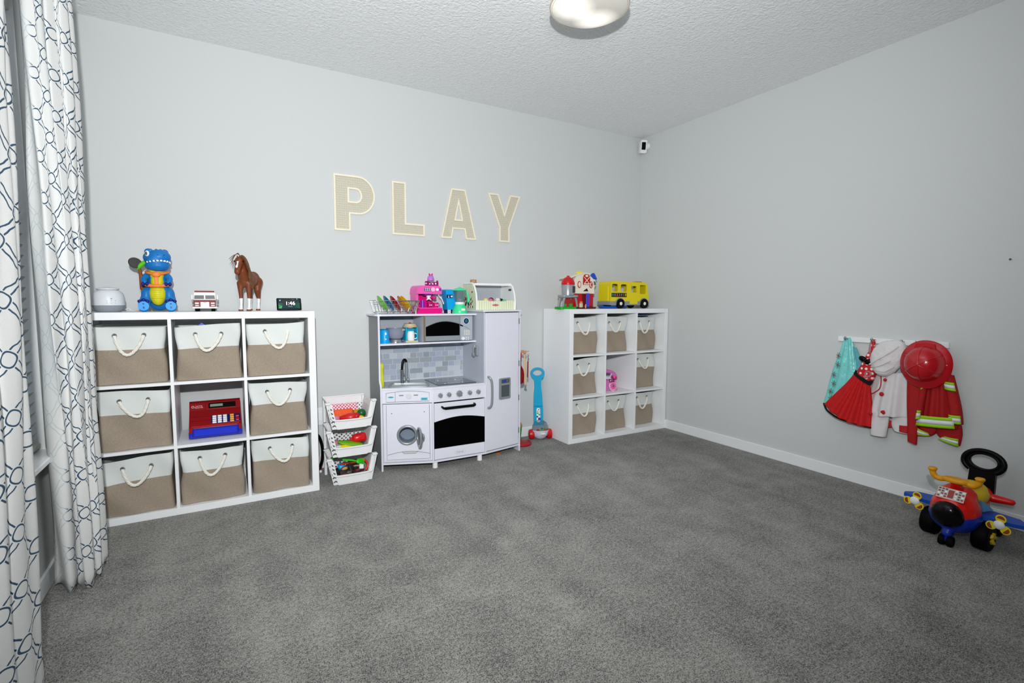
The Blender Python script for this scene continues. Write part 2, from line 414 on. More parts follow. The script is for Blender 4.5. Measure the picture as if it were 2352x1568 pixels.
m = MB().cyl((0, -1.0, 0), (0, .9, 0), .011, n=16); m.ell((0, .92, 0), .024); m.ell((0, -1.02, 0), .024)
m.build('pole', black, rod)
for y in (-.85, .75):
    MB().box((-.063, y, 0), (.126, .012, .02), .003).box((-.124, y, 0), (.006, .03, .07), .002).build('bracket', black, rod)

# ================================================================ ceiling lamp
lp = thing('ceiling_lamp', 'round frosted glass ceiling lamp with a thin rim, lit', 'lamp', (-1.979, -1.665, 2.60))
glow = mat('lamp_glass', '#D3D0C8', .3, emit=('#FFF8EE', 1.0), coat=.3)
N, L, b = nodes(glow)
tc = N.new('ShaderNodeTexCoord'); sp2 = []
def spot(x, y, r):
    vm = N.new('ShaderNodeVectorMath'); vm.operation = 'DISTANCE'; L.new(tc.outputs['Object'], vm.inputs[0]); vm.inputs[1].default_value = (x, y, -.018)
    return mathn(N, L, 'MAXIMUM', mathn(N, L, 'SUBTRACT', 1, mathn(N, L, 'DIVIDE', vm.outputs['Value'], r)), 0)
em = mathn(N, L, 'ADD', mathn(N, L, 'MULTIPLY', mathn(N, L, 'ADD', spot(-.09, .02, .12), spot(.08, .05, .12)), 1.0), .10)
L.new(em, b.inputs['Emission Strength'])
MB().lathe([(.186, .012), (.187, .0), (.170, -.009), (.12, -.017), (.06, -.022), (.002, -.024)], 56, capb=False, capt=True).build('glass_shade', glow, lp, smooth=60, recalc=True)
MB().torus((0, 0, .004), .189, .0042, 'Z', 64, 8).torus((0, 0, -.002), .180, .002, 'Z', 64, 6).build('rim', mat('lamp_rim', '#D9D0BC', .25, .5), lp)
m = MB().lathe([(.07, .05), (.075, .138), (.075, .142)], 32).cyl((0, 0, -.01), (0, 0, .06), .006, n=10)
m.build('ceiling_canopy', wplastic, lp)

# ================================================================ security camera in the corner
sc = thing('security_camera', 'small white security camera with a black face high in the room corner', 'camera', (-.045, -.06, 2.645))
X = Matrix.Rotation(math.radians(-24), 4, 'Z') @ Matrix.Rotation(math.radians(8), 4, 'X')
m = MB(X).prism(rrect(-.030, -.056, .030, .062, .014), -.028, .026); m.build('housing', wplastic, sc)
MB(X).prism(rrect(-.021, -.026, .017, .042, .003), -.0305, -.028).build('lens_cover', black, sc)
MB().lathe([(.028, 0), (.028, .006), (.010, .012), (.008, .03)], 24, axis='X', c=(0, 0, 0)).build('wall_mount', wplastic, sc, loc=(.045, -.02, .012)).rotation_euler = (0, 0, PI)

nl = tag(MB().cyl((-.012, 0, 0), (0, 0, 0), .003, n=10).ell((-.012, 0, 0), (.003, .005, .005)).build('wall_nail', dkgrey, loc=(0, -2.701, 1.412)), 'tiny dark nail in the right wall near the picture edge', 'nail')

wp = thing('wall_plate', 'white electrical wall plate behind the basket tower', 'outlet', (-2.975, 0, .372))
MB().box((0, -.003, 0), (.118, .006, .124), .002).build('plate', wpaint, wp)
for x in (-.026, .026): MB().box((x, -.0065, 0), (.034, .004, .066), .001).build('socket', white, wp)

# ================================================================ letters P L A Y
cream = mat('letter_frame', '#F1E9D2', .6, noise=(50, .03))
cane = mat('rattan_cane', '#D4CAAD', .7)
N, L, b = nodes(cane)
tc = N.new('ShaderNodeTexCoord'); sp = N.new('ShaderNodeSeparateXYZ'); L.new(tc.outputs['Object'], sp.inputs[0])
P0 = .0155
def cell(v, off=0): return mathn(N, L, 'SUBTRACT', mathn(N, L, 'FRACT', mathn(N, L, 'ADD', mathn(N, L, 'DIVIDE', v, P0), 50+off)), .5)
cx_, cz_ = cell(sp.outputs[0]), cell(sp.outputs[2])
rr = mathn(N, L, 'SQRT', mathn(N, L, 'ADD', mathn(N, L, 'POWER', cx_, 2), mathn(N, L, 'POWER', cz_, 2)))
hole = mathn(N, L, 'LESS_THAN', rr, .36)
cx2, cz2 = cell(sp.outputs[0], .5), cell(sp.outputs[2], .5)
small = mathn(N, L, 'LESS_THAN', mathn(N, L, 'MAXIMUM', mathn(N, L, 'ABSOLUTE', cx2), mathn(N, L, 'ABSOLUTE', cz2)), .11)
hh = mathn(N, L, 'MAXIMUM', hole, small)
base = [l for l in L if l.to_socket == b.inputs['Base Color']][0].from_socket
tb = N.new('ShaderNodeBsdfTransparent'); ms = N.new('ShaderNodeMixShader'); out = N['Material Output']
L.new(hh, ms.inputs[0]); L.new(b.outputs[0], ms.inputs[1]); L.new(tb.outputs[0], ms.inputs[2]); L.new(ms.outputs[0], out.inputs[0])
def letter(ch, outer, hole, x, z):
    o = thing('wall_letter', {'P': 'cream framed rattan letter P, first letter of the word PLAY on the wall', 'L': 'cream framed rattan letter L, second letter of the word PLAY on the wall',
              'A': 'cream framed rattan letter A, third letter of the word PLAY on the wall', 'Y': 'cream framed rattan letter Y, last letter of the word PLAY on the wall'}[ch], 'letter', (x, 0, z))
    fwid = .0115
    inn = inset(outer, fwid)
    if area2(outer) < 0: outer = outer[::-1]
    MB().prism(outer, -.012, -.002, holes=[inn]).build('letter_frame', cream, o, smooth=0)
    hs = None
    if hole:
        if area2(hole) < 0: hole = hole[::-1]
        big_ = inset(hole[::-1] if area2(hole) < 0 else hole, -fwid)
        MB().prism(big_, -.012, -.002, holes=[hole]).build('inner_frame', cream, o, smooth=0); hs = [big_]
    MB().prism(inset(outer, fwid*.6), -.007, -.0055, holes=hs or [[(0, 0)]][:0] or None).build('cane_panel', cane, o, smooth=0)
H = .384
letter('P', [(0, 0), (.109, 0), (.109, .118)]+[(.160, .118)]+arc(.165, .251, .118, .133, -90, 90, 18)+[(0, H)], [(.103, .205)]+arc(.148, .2475, .034, .0425, -90, 90, 12)+[(.103, .29)], -2.873, 1.674)
letter('L', [(0, 0), (.248, 0), (.248, .088), (.104, .088), (.104, H), (0, H)], None, -2.464, 1.671)
letter('A', [(0, 0), (.090, 0), (.104, .075), (.198, .075), (.212, 0), (.302, 0), (.208, H), (.088, H)], [(.125, .150), (.174, .150), (.1495, .265)], -2.084, 1.671)
letter('Y', [(.104, 0), (.200, 0), (.200, .118), (.303, H), (.205, H), (.152, .235), (.096, H), (0, H), (.104, .118)], None, -1.675, 1.671)

# ================================================================ cube shelves and fabric bins
def cube_shelf(label, x0, yf, depth):
    W_, D_ = 1.12, depth
    r = thing('cube_shelf', label, 'shelf', (x0+W_/2, yf+D_/2, 0))
    p = MB(); hw = W_/2
    MB().box((0, 0, 1.1005), (W_, D_, .039), .0015).build('top_panel', white, r, smooth=0)
    MB().box((0, 0, .0195), (W_, D_, .039), .0015).build('bottom_panel', white, r, smooth=0)
    for s in (-1, 1): MB().box((s*(hw-.0195), 0, .56), (.039, D_, 1.042), .001).build('side_panel', white, r, smooth=0)
    zs = [.039, .039+.3367, .039+.3367*2+.016, 1.081]
    for z in (.381, .7325): MB().box((0, 0, z), (W_-.078, D_-.002, .016), .0008).build('shelf_board', white, r, smooth=0)
    cells = [(.039, .373), (.389, .7245), (.7405, 1.081)]
    for x in (-.1757, .1757):
        for a, b_ in cells: MB().box((x, 0, (a+b_)/2), (.016, D_-.002, b_-a), .0008).build('divider', white, r, smooth=0)
    return r
YL, YR = -.4386, -.398
XL, XR = -4.204, -1.128
cube_shelf('white cube shelf with nine cells standing beside the curtains', XL, YL, .39)
cube_shelf('white cube shelf with nine cells standing in the far room corner', XR, YR, .385)

taupe = mat('taupe_fabric', '#A29585', .95, noise=(330, .42), bump=(380, .8, .003), spec=.1)
wfab = mat('white_canvas', '#D9DEDB', .9, noise=(300, .04), bump=(600, .25, .001))
ropem = mat('cotton_rope', '#ECE9E0', .9, noise=(200, .05))
def bin_section(w, d, r, bulge, n=12):
    pts = rrect(-w/2, -d/2, w/2, d/2, r, 4); out = []
    # densify long sides
    k = len(pts)
    for i in range(k):
        a = Vector(pts[i]); b_ = Vector(pts[(i+1) % k]); out.append(a)
        if (b_-a).length > .1:
            for j in range(1, n): out.append(a.lerp(b_, j/n))
    return out
def make_bin(seed):
    rnd = random.Random(seed)
    W0, D0, H0 = .317, .30, .309+rnd.uniform(-.010, .006)
    hb = .184+rnd.uniform(-.006, .006)
    wt, wm = rnd.uniform(-.006, .006), rnd.uniform(-.006, .004); ws = rnd.uniform(.010, .026)
    ph = rnd.uniform(0, 6); dent = rnd.uniform(.004, .012)
    sagx = rnd.uniform(-.3, .3); tilt = rnd.uniform(-.012, .012)
    def ring(z, inner=0):
        t = z/H0; w = W0+(wm*math.sin(min(1, t*1.2)*PI)+wt*t)-ws*math.exp(-((z-hb)/.045)**2)-inner*2; d = D0-.01*math.sin(t*PI)-inner*2
        pts = bin_section(w, d, .022, 0); out = []
        for p in pts:
            n = dent*math.sin(p.x*14+ph+z*9)*math.sin(t*PI)+.004*math.sin(p.x*31+z*25+ph)
            fr = max(0, -p.y/(D0/2))
            zz = z+(tilt*p.x/.16 + sagx*.02*(1-(p.x/.16)**2)*0 - .006*math.cos(p.x*9+ph)*fr if t > .5 else 0)*min(1, max(0, (t-.4)*2))
            out.append((p.x+n*.3, p.y-n*fr*1.4+(.006*math.sin(t*PI)*(-fr)), zz))
        return out
    def loft(rings, capb, m):
        n = len(rings[0]); vs = [q for r in rings for q in r]; fs = []
        for i in range(len(rings)-1):
            for j in range(n): fs.append((i*n+j, i*n+(j+1) % n, (i+1)*n+(j+1) % n, (i+1)*n+j))
        if capb: fs.append(tuple(range(n)))
        m.add(vs, fs)
    body = MB(); zb = [0.002, .012]+[.012+(hb-.012)*i/9 for i in range(1, 10)]
    r0 = [(x*.975, y*.975, 0.001) for x, y, z in ring(0)]
    rs = [r0]+[ring(z) for z in zb]
    loft(rs, True, body)
    band = MB(); zt = [hb+(H0-hb)*i/7 for i in range(8)]
    loft([ring(z) for z in zt]+[ring(z, .004) for z in (H0-.001, H0-.012)]+[ring(z, .016) for z in (H0-.03, hb, .02)], False, band)
    # close the bottom of the inside
    n = len(bin_section(W0, D0, .022, 0)); band.f.append(tuple(range(len(band.v)-n, len(band.v)))); band.m.append(0)
    # handle
    hz = hb+(H0-hb)*.62; gx = .062; yf = -D0/2-.004
    gr = []; hm = MB(); sk = rnd.uniform(-.02, .025); drop = rnd.uniform(.080, .102)
    path = []
    for i in range(25):
        t = i/24; x = -gx+2*gx*t; s = math.sin(t*PI)
        path.append(Vector((x+sk*s, yf-.008-.012*s**.5, hz-drop*s**.75)))
    for k in range(3):
        pp = []
        for i, p in enumerate(path):
            a = i*.85+k*2*PI/3; tdir = (path[min(i+1, 24)]-path[max(i-1, 0)]).normalized(); nn = tdir.cross(Vector((0, 1, 0))).normalized()
            pp.append(p+nn*.0042*math.cos(a)+Vector((0, 1, 0))*.0042*math.sin(a))
        hm.tube(pp, .0048, 6)
    return body, band, hm, [(sx*gx, yf, hz) for sx in (-1, 1)]
BINP = []
for sd in range(5):
    a, b_, c_, g = make_bin(sd+3); BINP.append((a, b_, c_, g, {}))
def place_bin(k, x, y, z, rz, label):
    body, band, hm, g, cache = BINP[k]
    t = thing('storage_bin', label, 'storage bin', (x, y, z), rz, 'fabric bins in the cube shelves')
    if not cache:
        o1 = body.build('bin_body', taupe, t, smooth=60, recalc=True); o2 = band.build('upper_band', wfab, t, smooth=50, recalc=True); o3 = hm.build('rope_handle', ropem, t, smooth=60)
        cache['l'] = [o1, o2, o3]
        for p in g:
            q = MB().torus(p, .0095, .0022, 'Y', 18, 6, 0).cyl((p[0], p[1]+.001, p[2]), (p[0], p[1]-.0012, p[2]), .0085, n=16, m=1).build('grommet', [chrome, dkgrey], t); cache['l'].append(q)
    else:
        for o in cache['l']:
            c = o.copy(); COL.objects.link(c); c.parent = t
    return t
rows = ['top', 'middle', 'bottom']; cols = ['left', 'centre', 'right']
zc = [.7405+.001, .389+.001, .039+.001]
k = 0
for si, (x0, yf, nm, rec) in enumerate(((XL, YL, 'by the curtains', .004), (XR, YR, 'in the room corner', .075))):
    for r in range(3):
        for c in range(3):
            if r == 1 and c == 1: continue
            x = x0+.039+.1675+c*.3513
            rz = [.0, .02, -.015, .01, -.02, .008, .015, -.01, 0][(k*5) % 9]
            xx = x+([0, .003, -.004, .002][k % 4])-(.0 if si == 0 else 0)
            lab = f'taupe and white fabric bin, {rows[r]} row {cols[c]}, in the shelf {nm}'
            if r == c == 1: pass
            lab = lab.replace('top row, left column', 'top row, left column')
            place_bin([0, 1, 2, 3, 4, 1, 0, 3, 2, 4, 0, 1, 3, 2, 4, 0][k % 16], xx, yf+rec+.165+(.012 if k % 3 == 0 else 0), zc[r], rz*.6, lab)
            k += 1
# ================================================================ toy kitchen
KL = Vector((-2.1, -.2, 0))
kt = thing('toy_kitchen', 'white wooden toy kitchen with washer, stove, microwave and tall fridge', 'toy kitchen', KL)
KX = Matrix.Translation(-KL)
kw = mat('kitchen_white', '#E4E5F0', .35, noise=(20, .01))
kg = mat('kitchen_grey_board', '#A9B1BB', .5, noise=(30, .02))
kt_top = mat('kitchen_counter', '#B9C0C6', .35)
kline = mat('printed_grey_line', '#5C6066', .5)
mdf = mat('raw_fibreboard', '#8A7350', .8)
teal = mat('teal_print', '#2FA9BE', .4)
silver = mat('silver_plastic', '#9BA2A6', .3, .4)
def kp(name, f, m=kw, par=kt, **k):
    b_ = MB(KX); f(b_); return b_.build(name, m, par, smooth=k.pop('smooth', 30), **k)
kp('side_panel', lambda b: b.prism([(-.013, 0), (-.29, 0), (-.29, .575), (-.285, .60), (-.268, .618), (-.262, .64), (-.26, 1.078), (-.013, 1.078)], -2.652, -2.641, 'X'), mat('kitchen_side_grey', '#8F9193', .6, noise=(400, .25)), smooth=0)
kp('side_edge', lambda b: b.tube([(-2.6462, -.2905, 0), (-2.6462, -.2905, .575), (-2.6462, -.2855, .60), (-2.6462, -.2685, .618), (-2.6462, -.2625, .64), (-2.6462, -.2605, 1.078)], .0072, 8), kw)
kp('side_panel', lambda b: b.prism([(-.013, 0), (-.342, 0), (-.342, 1.105), (-.013, 1.105)], -1.574, -1.562, 'X'), smooth=0)
kp('inner_panel', lambda b: b.box((-1.906, -.205, .578), (.010, .385, 1.054)), mat('kitchen_inner', '#C3C8D4', .45), smooth=0)
kp('bottom_board', lambda b: b.prism([(-2.64, -.015), (-2.64, -.288), (-2.318, -.41), (-1.903, -.41), (-1.574, -.34), (-1.574, -.015)], .043, .056, 'Z'), smooth=0)
kp('fridge_top', lambda b: b.prism([(-1.925, -.01), (-1.925, -.418), (-1.90, -.42), (-1.56, -.350), (-1.556, -.01)], 1.105, 1.117, 'Z'), smooth=0)
kp('top_shelf', lambda b: b.prism([(-2.668, -.0), (-2.668, -.235), (-2.655, -.258), (-2.63, -.268), (-1.911, -.272), (-1.911, 0)], 1.078, 1.090, 'Z'), smooth=0)
kp('middle_shelf', lambda b: b.box((-2.275, -.14, .880), (.728, .250, .012), .001), smooth=0)
kp('back_board', lambda b: b.box((-2.275, -.016, .83), (.728, .005, .495)), kg, smooth=0)
kp('lower_back_board', lambda b: b.box((-2.1, -.016, .31), (1.05, .005, .52)).box((-1.735, -.016, .83), (.32, .005, .54)), kg, smooth=0)
ctp = [(-2.64, -.015), (-2.64, -.292), (-2.318, -.414), (-1.911, -.414), (-1.911, -.015)]
kp('countertop', lambda b: b.prism(ctp, .570, .582, 'Z'), smooth=0)
kp('counter_surface', lambda b: b.prism(inset(ctp, .003), .582, .5832, 'Z'), kt_top, smooth=0)
# backsplash: every tile is a piece
bs = kp('backsplash', lambda b: b.box((-2.275, -.0195, .729), (.728, .002, .290)), mat('grout_white', '#D3D8DC', .6), smooth=0)
tcol = [mat('tile_%s' % n, h, .3) for n, h in (('mist', '#B9C1CB'), ('slate', '#98A3AE'), ('blue_grey', '#A7B1C2'), ('pale', '#C4CBD4'), ('stone', '#A2ABB0'), ('lilac', '#B3B8CC'))]
rt_ = random.Random(4); tm = {}
def tile(w, mi):
    if (w, mi) not in tm:
        o = MB().box((0, 0, 0), (w-.004, .003, .0375), .0006).build('tile', tcol[mi], bs, smooth=0); tm[(w, mi)] = o.data; return o
    o = bpy.data.objects.new('tile', tm[(w, mi)]); COL.objects.link(o); o.parent = bs; return o
for r in range(7):
    z = .854-r*.0405; big_row = r % 2 == 1
    w = .104 if big_row else .052; x = -2.638; first = [.03, .052, .03, .052, .03, .104*.75, .03][r]
    while x < -1.913:
        ww = first if first else w; first = None
        if x+ww > -1.913: ww = -1.913-x
        if ww < .012: break
        o = tile(round(ww, 4), rt_.choice([0, 0, 1, 2, 2, 3, 4, 5]))
        o.location = Vector((x+ww/2, -.022, z))-KL; x += ww
# panel frames
def frame(p0, p1):
    d = Vector((p1[0]-p0[0], p1[1]-p0[1])); a = math.atan2(d.y, d.x)
    return KX @ Matrix.Translation((p0[0], p0[1], 0)) @ Matrix.Rotation(a, 4, 'Z'), d.length, a
WA, WL, Wa = frame((-2.641, -.288), (-2.318, -.410)); ST, SL, _ = frame((-2.318, -.410), (-1.906, -.410)); FR, FLn, Fa = frame((-1.905, -.410), (-1.574, -.340))
def fp(name, X, f, m, par=kt, smooth=30):
    b_ = MB(X); f(b_); return b_.build(name, m, par, smooth=smooth)
def line(b, pts, w=.0026, y=-.0012):
    b.tube([(x, y, z) for x, z in pts], w/2, 4)
# --- washer
wf = fp('washer_fascia', WA, lambda b: b.box((WL/2, .006, .522), (WL-.004, .012, .095), .0008), kw, smooth=0)
s = lambda px: (px-238)/772*WL
def f(b):
    line(b, [(s(300), .548)]+[(s(300+(957-300)*i/10), .548+.013*math.sin(PI*i/10)) for i in range(1, 10)]+[(s(957), .548), (s(957), .487), (s(300), .486), (s(300), .548)])
    line(b, [(s(438), .556), (s(438), .486)])
    for a in range(20):
        t = a*PI/10; line(b, [(s(643)+.0185*math.cos(t), .524+.0185*math.sin(t)), (s(643)+.021*math.cos(t), .524+.021*math.sin(t))], .001)
fp('printed_outline', WA, f, kline, wf)
fp('dial', WA, lambda b: (b.cyl((s(643), 0, .524), (s(643), -.004, .524), .0145, n=28), b.torus((s(643), -.002, .524), .0155, .001, 'Y', 28, 6), b.box((s(643), -.0045, .528), (.0015, .001, .012))), [mat('dial_grey', '#D8DAD9', .4)], wf)
for px in (530, 752):
    fp('indicator_light', WA, lambda b: b.prism(rrect(s(px)-.016, .527, s(px)+.016, .535, .004), -.0018, 0), silver, wf)
fp('round_mark', WA, lambda b: b.ell((s(372), -.0005, .520), (.019, .0012, .006)), teal, wf)
fp('model_plate', WA, lambda b: b.box((s(880), -.0008, .503), (.046, .0016, .018), .0004), mat('teal_light', '#48BCD0', .4), wf)
def ftext(name, X, sz, txt, x, y, z, m, par, ang, ext=.0004):
    o = text_obj(name, txt, sz, m, par, (0, 0, 0)); o.location = X @ Vector((x, y, z)); o.rotation_euler = (PI/2, 0, ang); return o
ftext('number_print', WA, .015, '3000', s(880), -.0019, .503, mat('teal_dark', '#137C92', .4), wf, Wa)
circ = lambda x, z, r, n=40: [(x+r*math.cos(2*PI*i/n), z+r*math.sin(2*PI*i/n)) for i in range(n)]
hx, hz = s(612), .250
wd = fp('washer_panel', WA, lambda b: b.prism([(.004, .060), (WL-.006, .060), (WL-.006, .470), (.004, .470)], 0, .012, holes=[circ(hx, hz, .056)]), kw, smooth=0)
def f(b):
    line(b, [(s(300), .465), (s(300), .078), (s(962), .078), (s(957), .465)]); line(b, [(.008, .468), (.008, .066), (WL-.010, .066)], .0012)
    line(b, [(s(310+i*65), .113+.022*math.sin(PI*i/10)) for i in range(11)])
    line(b, [(s(530), .134), (s(560), .119), (s(740), .119), (s(775), .134)])
fp('printed_outline', WA, f, kline, wd)
fp('pull_recess', WA, lambda b: b.prism([(s(540), .133), (s(562), .121), (s(738), .121), (s(765), .134)], -.001, 0), mat('pale_sage', '#C9CDC6', .5), wd)
for x, z in ((.064, .406), (.286, .412)): fp('screw_hole', WA, lambda b: b.cyl((x, -.0012, z), (x, .0, z), .0035, n=12), dkgrey, wd)
fp('porthole_ring', WA, lambda b: b.lathe([(.055, .002), (.054, -.005), (.058, -.010), (.066, -.010), (.071, -.006), (.0725, 0)], 44, axis='Y', c=(hx, 0, hz), capb=False, capt=False), silver, kt, 60)
fp('drum', WA, lambda b: (b.lathe([(.056, .001), (.058, .10), (.0, .101)], 36, axis='Y', c=(hx, 0, hz), capb=False, capt=False)), mat('drum_grey', '#7F8C9C', .5), kt, 60)
PD = WA @ Matrix.Translation((hx+.069, -.008, hz)) @ Matrix.Rotation(math.radians(-76), 4, 'Z').inverted()
PD = WA @ Matrix.Translation((hx+.069, -.008, hz)) @ Matrix.Rotation(math.radians(-78), 4, 'Z') @ Matrix.Translation((.070, 0, 0))
pdm = fp('porthole_door', PD, lambda b: b.lathe([(.050, .004), (.052, .009), (.064, .010), (.071, .005), (.071, -.004), (.060, -.008), (.050, -.004)], 44, axis='Y', capb=False, capt=False), silver, kt, 60)
fp('door_bowl', PD, lambda b: b.lathe([(.052, .004), (.046, .014), (.03, .022), (.001, .025)], 36, axis='Y', capb=False, capt=False), mat('smoked_bowl', '#6D7374', .15, .6), pdm, 60)
fp('door_knob', PD, lambda b: b.ell((0, .026, 0), (.02, .012, .026)), silver, pdm)
fp('stile', WA, lambda b: b.box((WL+.001, .004, .313), (.012, .014, .512), .002), kw, smooth=0)
# --- stove
fs_ = fp('stove_fascia', ST, lambda b: b.box((SL/2+.004, .006, .522), (SL-.006, .012, .095), .0008), kw, smooth=0)
for i, x in enumerate((.056, .122, .202, .284, .353)):
    R0 = .0235 if i == 2 else .0165
    def f(b):
        b.lathe([(R0, 0), (R0*.97, -.008), (R0*.85, -.014), (.001, -.015)], 28, axis='Y', c=(x, 0, .521), capb=False, capt=False)
        b.box((x, -.017, .521), (R0*.5, .008, R0*1.7), .002, rot=(0, [.0, .25, -.8, .2, .1][i], 0))
    kn = fp('stove_knob', ST, f, silver, kt, 40)
    def f(b):
        for a in range(8):
            t = a*PI/4; line(b, [(x+(R0+.003)*math.cos(t), .521+(R0+.003)*math.sin(t)), (x+(R0+.010)*math.cos(t), .521+(R0+.010)*math.sin(t))], .0013)
    fp('dial_marks', ST, f, kline, kt)
od = fp('oven_door', ST, lambda b: b.box((SL/2+.003, .006, .263), (SL-.016, .012, .404), .001), kw, smooth=0)
fp('oven_window', ST, lambda b: b.prism([(.009, .141), (SL-.006, .139), (SL-.006, .330)]+[(SL-.006-(SL-.015)*i/12, .330+.012*i/12*0+.026*math.sin(PI*i/12)+(.002*i/12)) for i in range(1, 12)]+[(.009, .332)], -.0012, .002), mat('oven_black', '#010101', .6, spec=.04), od, 0)
def f(b):
    b.tube(catmull([(.068, 0, .437), (.070, -.022, .434), (.085, -.026, .430), (.19, -.027, .428), (.30, -.026, .430), (.318, -.022, .434), (.320, 0, .437)], 5), .0075, 8)
    b.box((.195, -.026, .429), (.235, .012, .019), .004)
fp('oven_handle', ST, f, black, od, 50)
def f(b): q = rrect(.163, .081, .247, .104, .008); line(b, q+[q[0]], .0011, -.0005)
fp('logo_outline', ST, f, mat('embossed_line', '#B4B5BB', .5), od)
ftext('logo_print', ST, .0165, 'KidKraft', .205, -.001, .0925, MATS['embossed_line'], od, 0)
fp('stile', ST, lambda b: b.box((SL+.003, .004, .313), (.010, .014, .512), .002), kw, smooth=0)
kp('cooktop', lambda b: b.prism([(-2.258, -.085), (-1.966, -.095), (-1.963, -.376), (-2.262, -.370)], .5832, .5885, 'Z'), mat('cooktop_glass', '#3B4048', .12, coat=.5))
def f(b):
    for x, y, r in ((-2.18, -.16, .035), (-2.18, -.30, .045), (-2.04, -.16, .045), (-2.04, -.30, .035)): b.torus((x, y, .5886), r, .0008, 'Z', 32, 4)
    b.box((-2.11, -.23, .5887), (.002, .27, .0006))
kp('burner_print', f, silver)
# --- sink and faucet (aligned with the washer front)
SK = WA @ Matrix.Translation((.06, .05, 0))
fp('sink_rim', SK, lambda b: b.prism(rrect(-.018, -.022, .262, .135, .02), .5832, .5915, 'Z', holes=[rrect(0, -.004, .244, .117, .014)[::-1]]), silver)
fp('sink_basin', SK, lambda b: b.prism(rrect(.0, -.004, .244, .117, .014), .5833, .5845, 'Z'), mat('basin_pale', '#D9DDDB', .3))
def f(b):
    b.cyl((0, 0, .588), (0, 0, .60), .020, n=20); b.cyl((0, 0, .60), (0, 0, .735), .0105, n=16); b.ell((0, 0, .736), (.0105, .0105, .005))
    b.cyl((0, 0, .618), (-.0, -.030, .618), .010, n=14); b.ell((0, -.034, .618), .0115); b.cyl((0, 0, .65), (-.024, -.004, .655), .005, n=8)
FX = KX @ Matrix.Translation((-2.425, -.165, 0))
fa = fp('faucet', FX, f, silver, kt, 50)
fp('faucet_hose', FX, lambda b: b.tube(catmull([(0, 0, .733), (-.003, 0, .752), (-.016, -.002, .758), (-.027, -.004, .745), (-.033, -.006, .715), (-.035, -.008, .68)], 5), .0085, 10), black, fa, 60)
fp('faucet_spring', FX, lambda b: b.tube([(-.036+.0115*math.cos(i*.9), -.010+.0115*math.sin(i*.9), .690-i*.0013) for i in range(64)], .0021, 5), chrome, fa, 60)
fp('faucet_sprayer', FX, lambda b: b.tube([(-.036, -.010, .685), (-.036, -.011, .625), (-.036, -.014, .60), (-.036, -.016, .589)], [.008, .008, .010, .012], 12), dkgrey, fa, 50)
# --- fridge
fd = fp('fridge_door', FR, lambda b: b.box((FLn/2+.001, .006, .580), (FLn-.012, .012, 1.036), .001), kw, smooth=0)
fp('fridge_handle', FR, lambda b: b.tube(catmull([(.026, .0, .622), (.030, -.016, .617), (.040, -.026, .585), (.042, -.029, .505), (.040, -.026, .425), (.030, -.016, .395), (.026, 0, .390)], 5), .0095, 10), silver, fd, 60)
dsp = fp('water_dispenser', FR, lambda b: b.prism(rrect(.130, .438, .243, .600, .012), -.009, 0, holes=[rrect(.150, .455, .232, .545, .004)[::-1], rrect(.150, .560, .232, .590, .004)[::-1]]), silver, kt)
fp('dispenser_recess', FR, lambda b: b.box((.191, -.002, .50), (.082, .003, .09)).box((.168, -.006, .505), (.005, .006, .055), .001), dkgrey, dsp)
fp('dispenser_display', FR, lambda b: b.box((.191, -.002, .575), (.082, .003, .03)), dkgrey, dsp)
fp('display_screen', FR, lambda b: b.box((.185, -.004, .575), (.034, .002, .019), .0005), mat('deep_blue_print', '#24459A', .4), dsp)
fp('display_keys', FR, lambda b: [b.box((.208+.008*(i % 2), -.004, .581-.010*(i//2)), (.005, .002, .005)) for i in range(4)] and b, silver, dsp)
for z in (.17, .43, .70, 1.03):
    fp('hinge', FR, lambda b: b.cyl((FLn-.003, -.003, z-.022), (FLn-.003, -.003, z+.022), .003, n=8), dkgrey, fd)
for x, y in ((-2.296, -.388), (-1.945, -.392)):
    kp('foot', lambda b: b.cyl((x, y, 0), (x, y, .044), .019, .018, n=20), wplastic)
for x, y in ((-2.46, -.06), (-1.75, -.06)): kp('foot', lambda b: b.cyl((x, y, 0), (x, y, .044), .019, .018, n=20), wplastic)
# --- microwave
mwb = kp('microwave_body', lambda b: b.box((-2.12, -.13, 1.072), (.382, .215, .010)).box((-1.982, -.243, .981), (.100, .010, .180), .001), kg, smooth=0)
kp('microwave_side', lambda b: b.box((-2.318, -.138, .981), (.009, .225, .185)), MATS['kitchen_inner'], mwb, smooth=0)
kp('raw_edge', lambda b: b.box((-2.318, -.2515, .981), (.010, .002, .185)), mdf, mwb, smooth=0)
md = kp('microwave_door', lambda b: b.box((-2.173, -.246, .981), (.272, .010, .178), .001), mat('microwave_silver', '#98A0A6', .4, .2), kt, smooth=0)
kp('microwave_window', lambda b: b.prism([(-2.305, .929), (-2.040, .928), (-2.040, 1.012)]+[(-2.040-.265*i/10, 1.012-.018*i/10+.030*math.sin(PI*i/10)) for i in range(1, 10)]+[(-2.305, .994)], -.2525, -.250), MATS['oven_black'], md, smooth=0)
kp('arch_line', lambda b: b.tube([(-2.040-.265*i/12, -.2525, 1.014-.018*i/12+.030*math.sin(PI*i/12)) for i in range(13)], .0011, 4).tube([(-2.035, -.2495, 1.010), (-2.012, -.2495, 1.000), (-1.975, -.2495, .982), (-1.95, -.2495, .966)], .0011, 4), dkgrey, md)
kp('panel_edge', lambda b: b.prism([(-2.034, 1.012), (-2.012, 1.001), (-2.012, .992), (-2.034, 1.0)], -.2505, -.248), MATS['oven_black'], mwb, smooth=0)
ck = kp('clock_face', lambda b: b.cyl((-1.984, -.248, 1.034), (-1.984, -.2505, 1.034), .021, n=32), mat('clock_navy', '#0B1826', .4), kt)
kp('clock_ring', lambda b: b.torus((-1.984, -.2505, 1.034), .0225, .0017, 'Y', 36, 6), wplastic, ck)
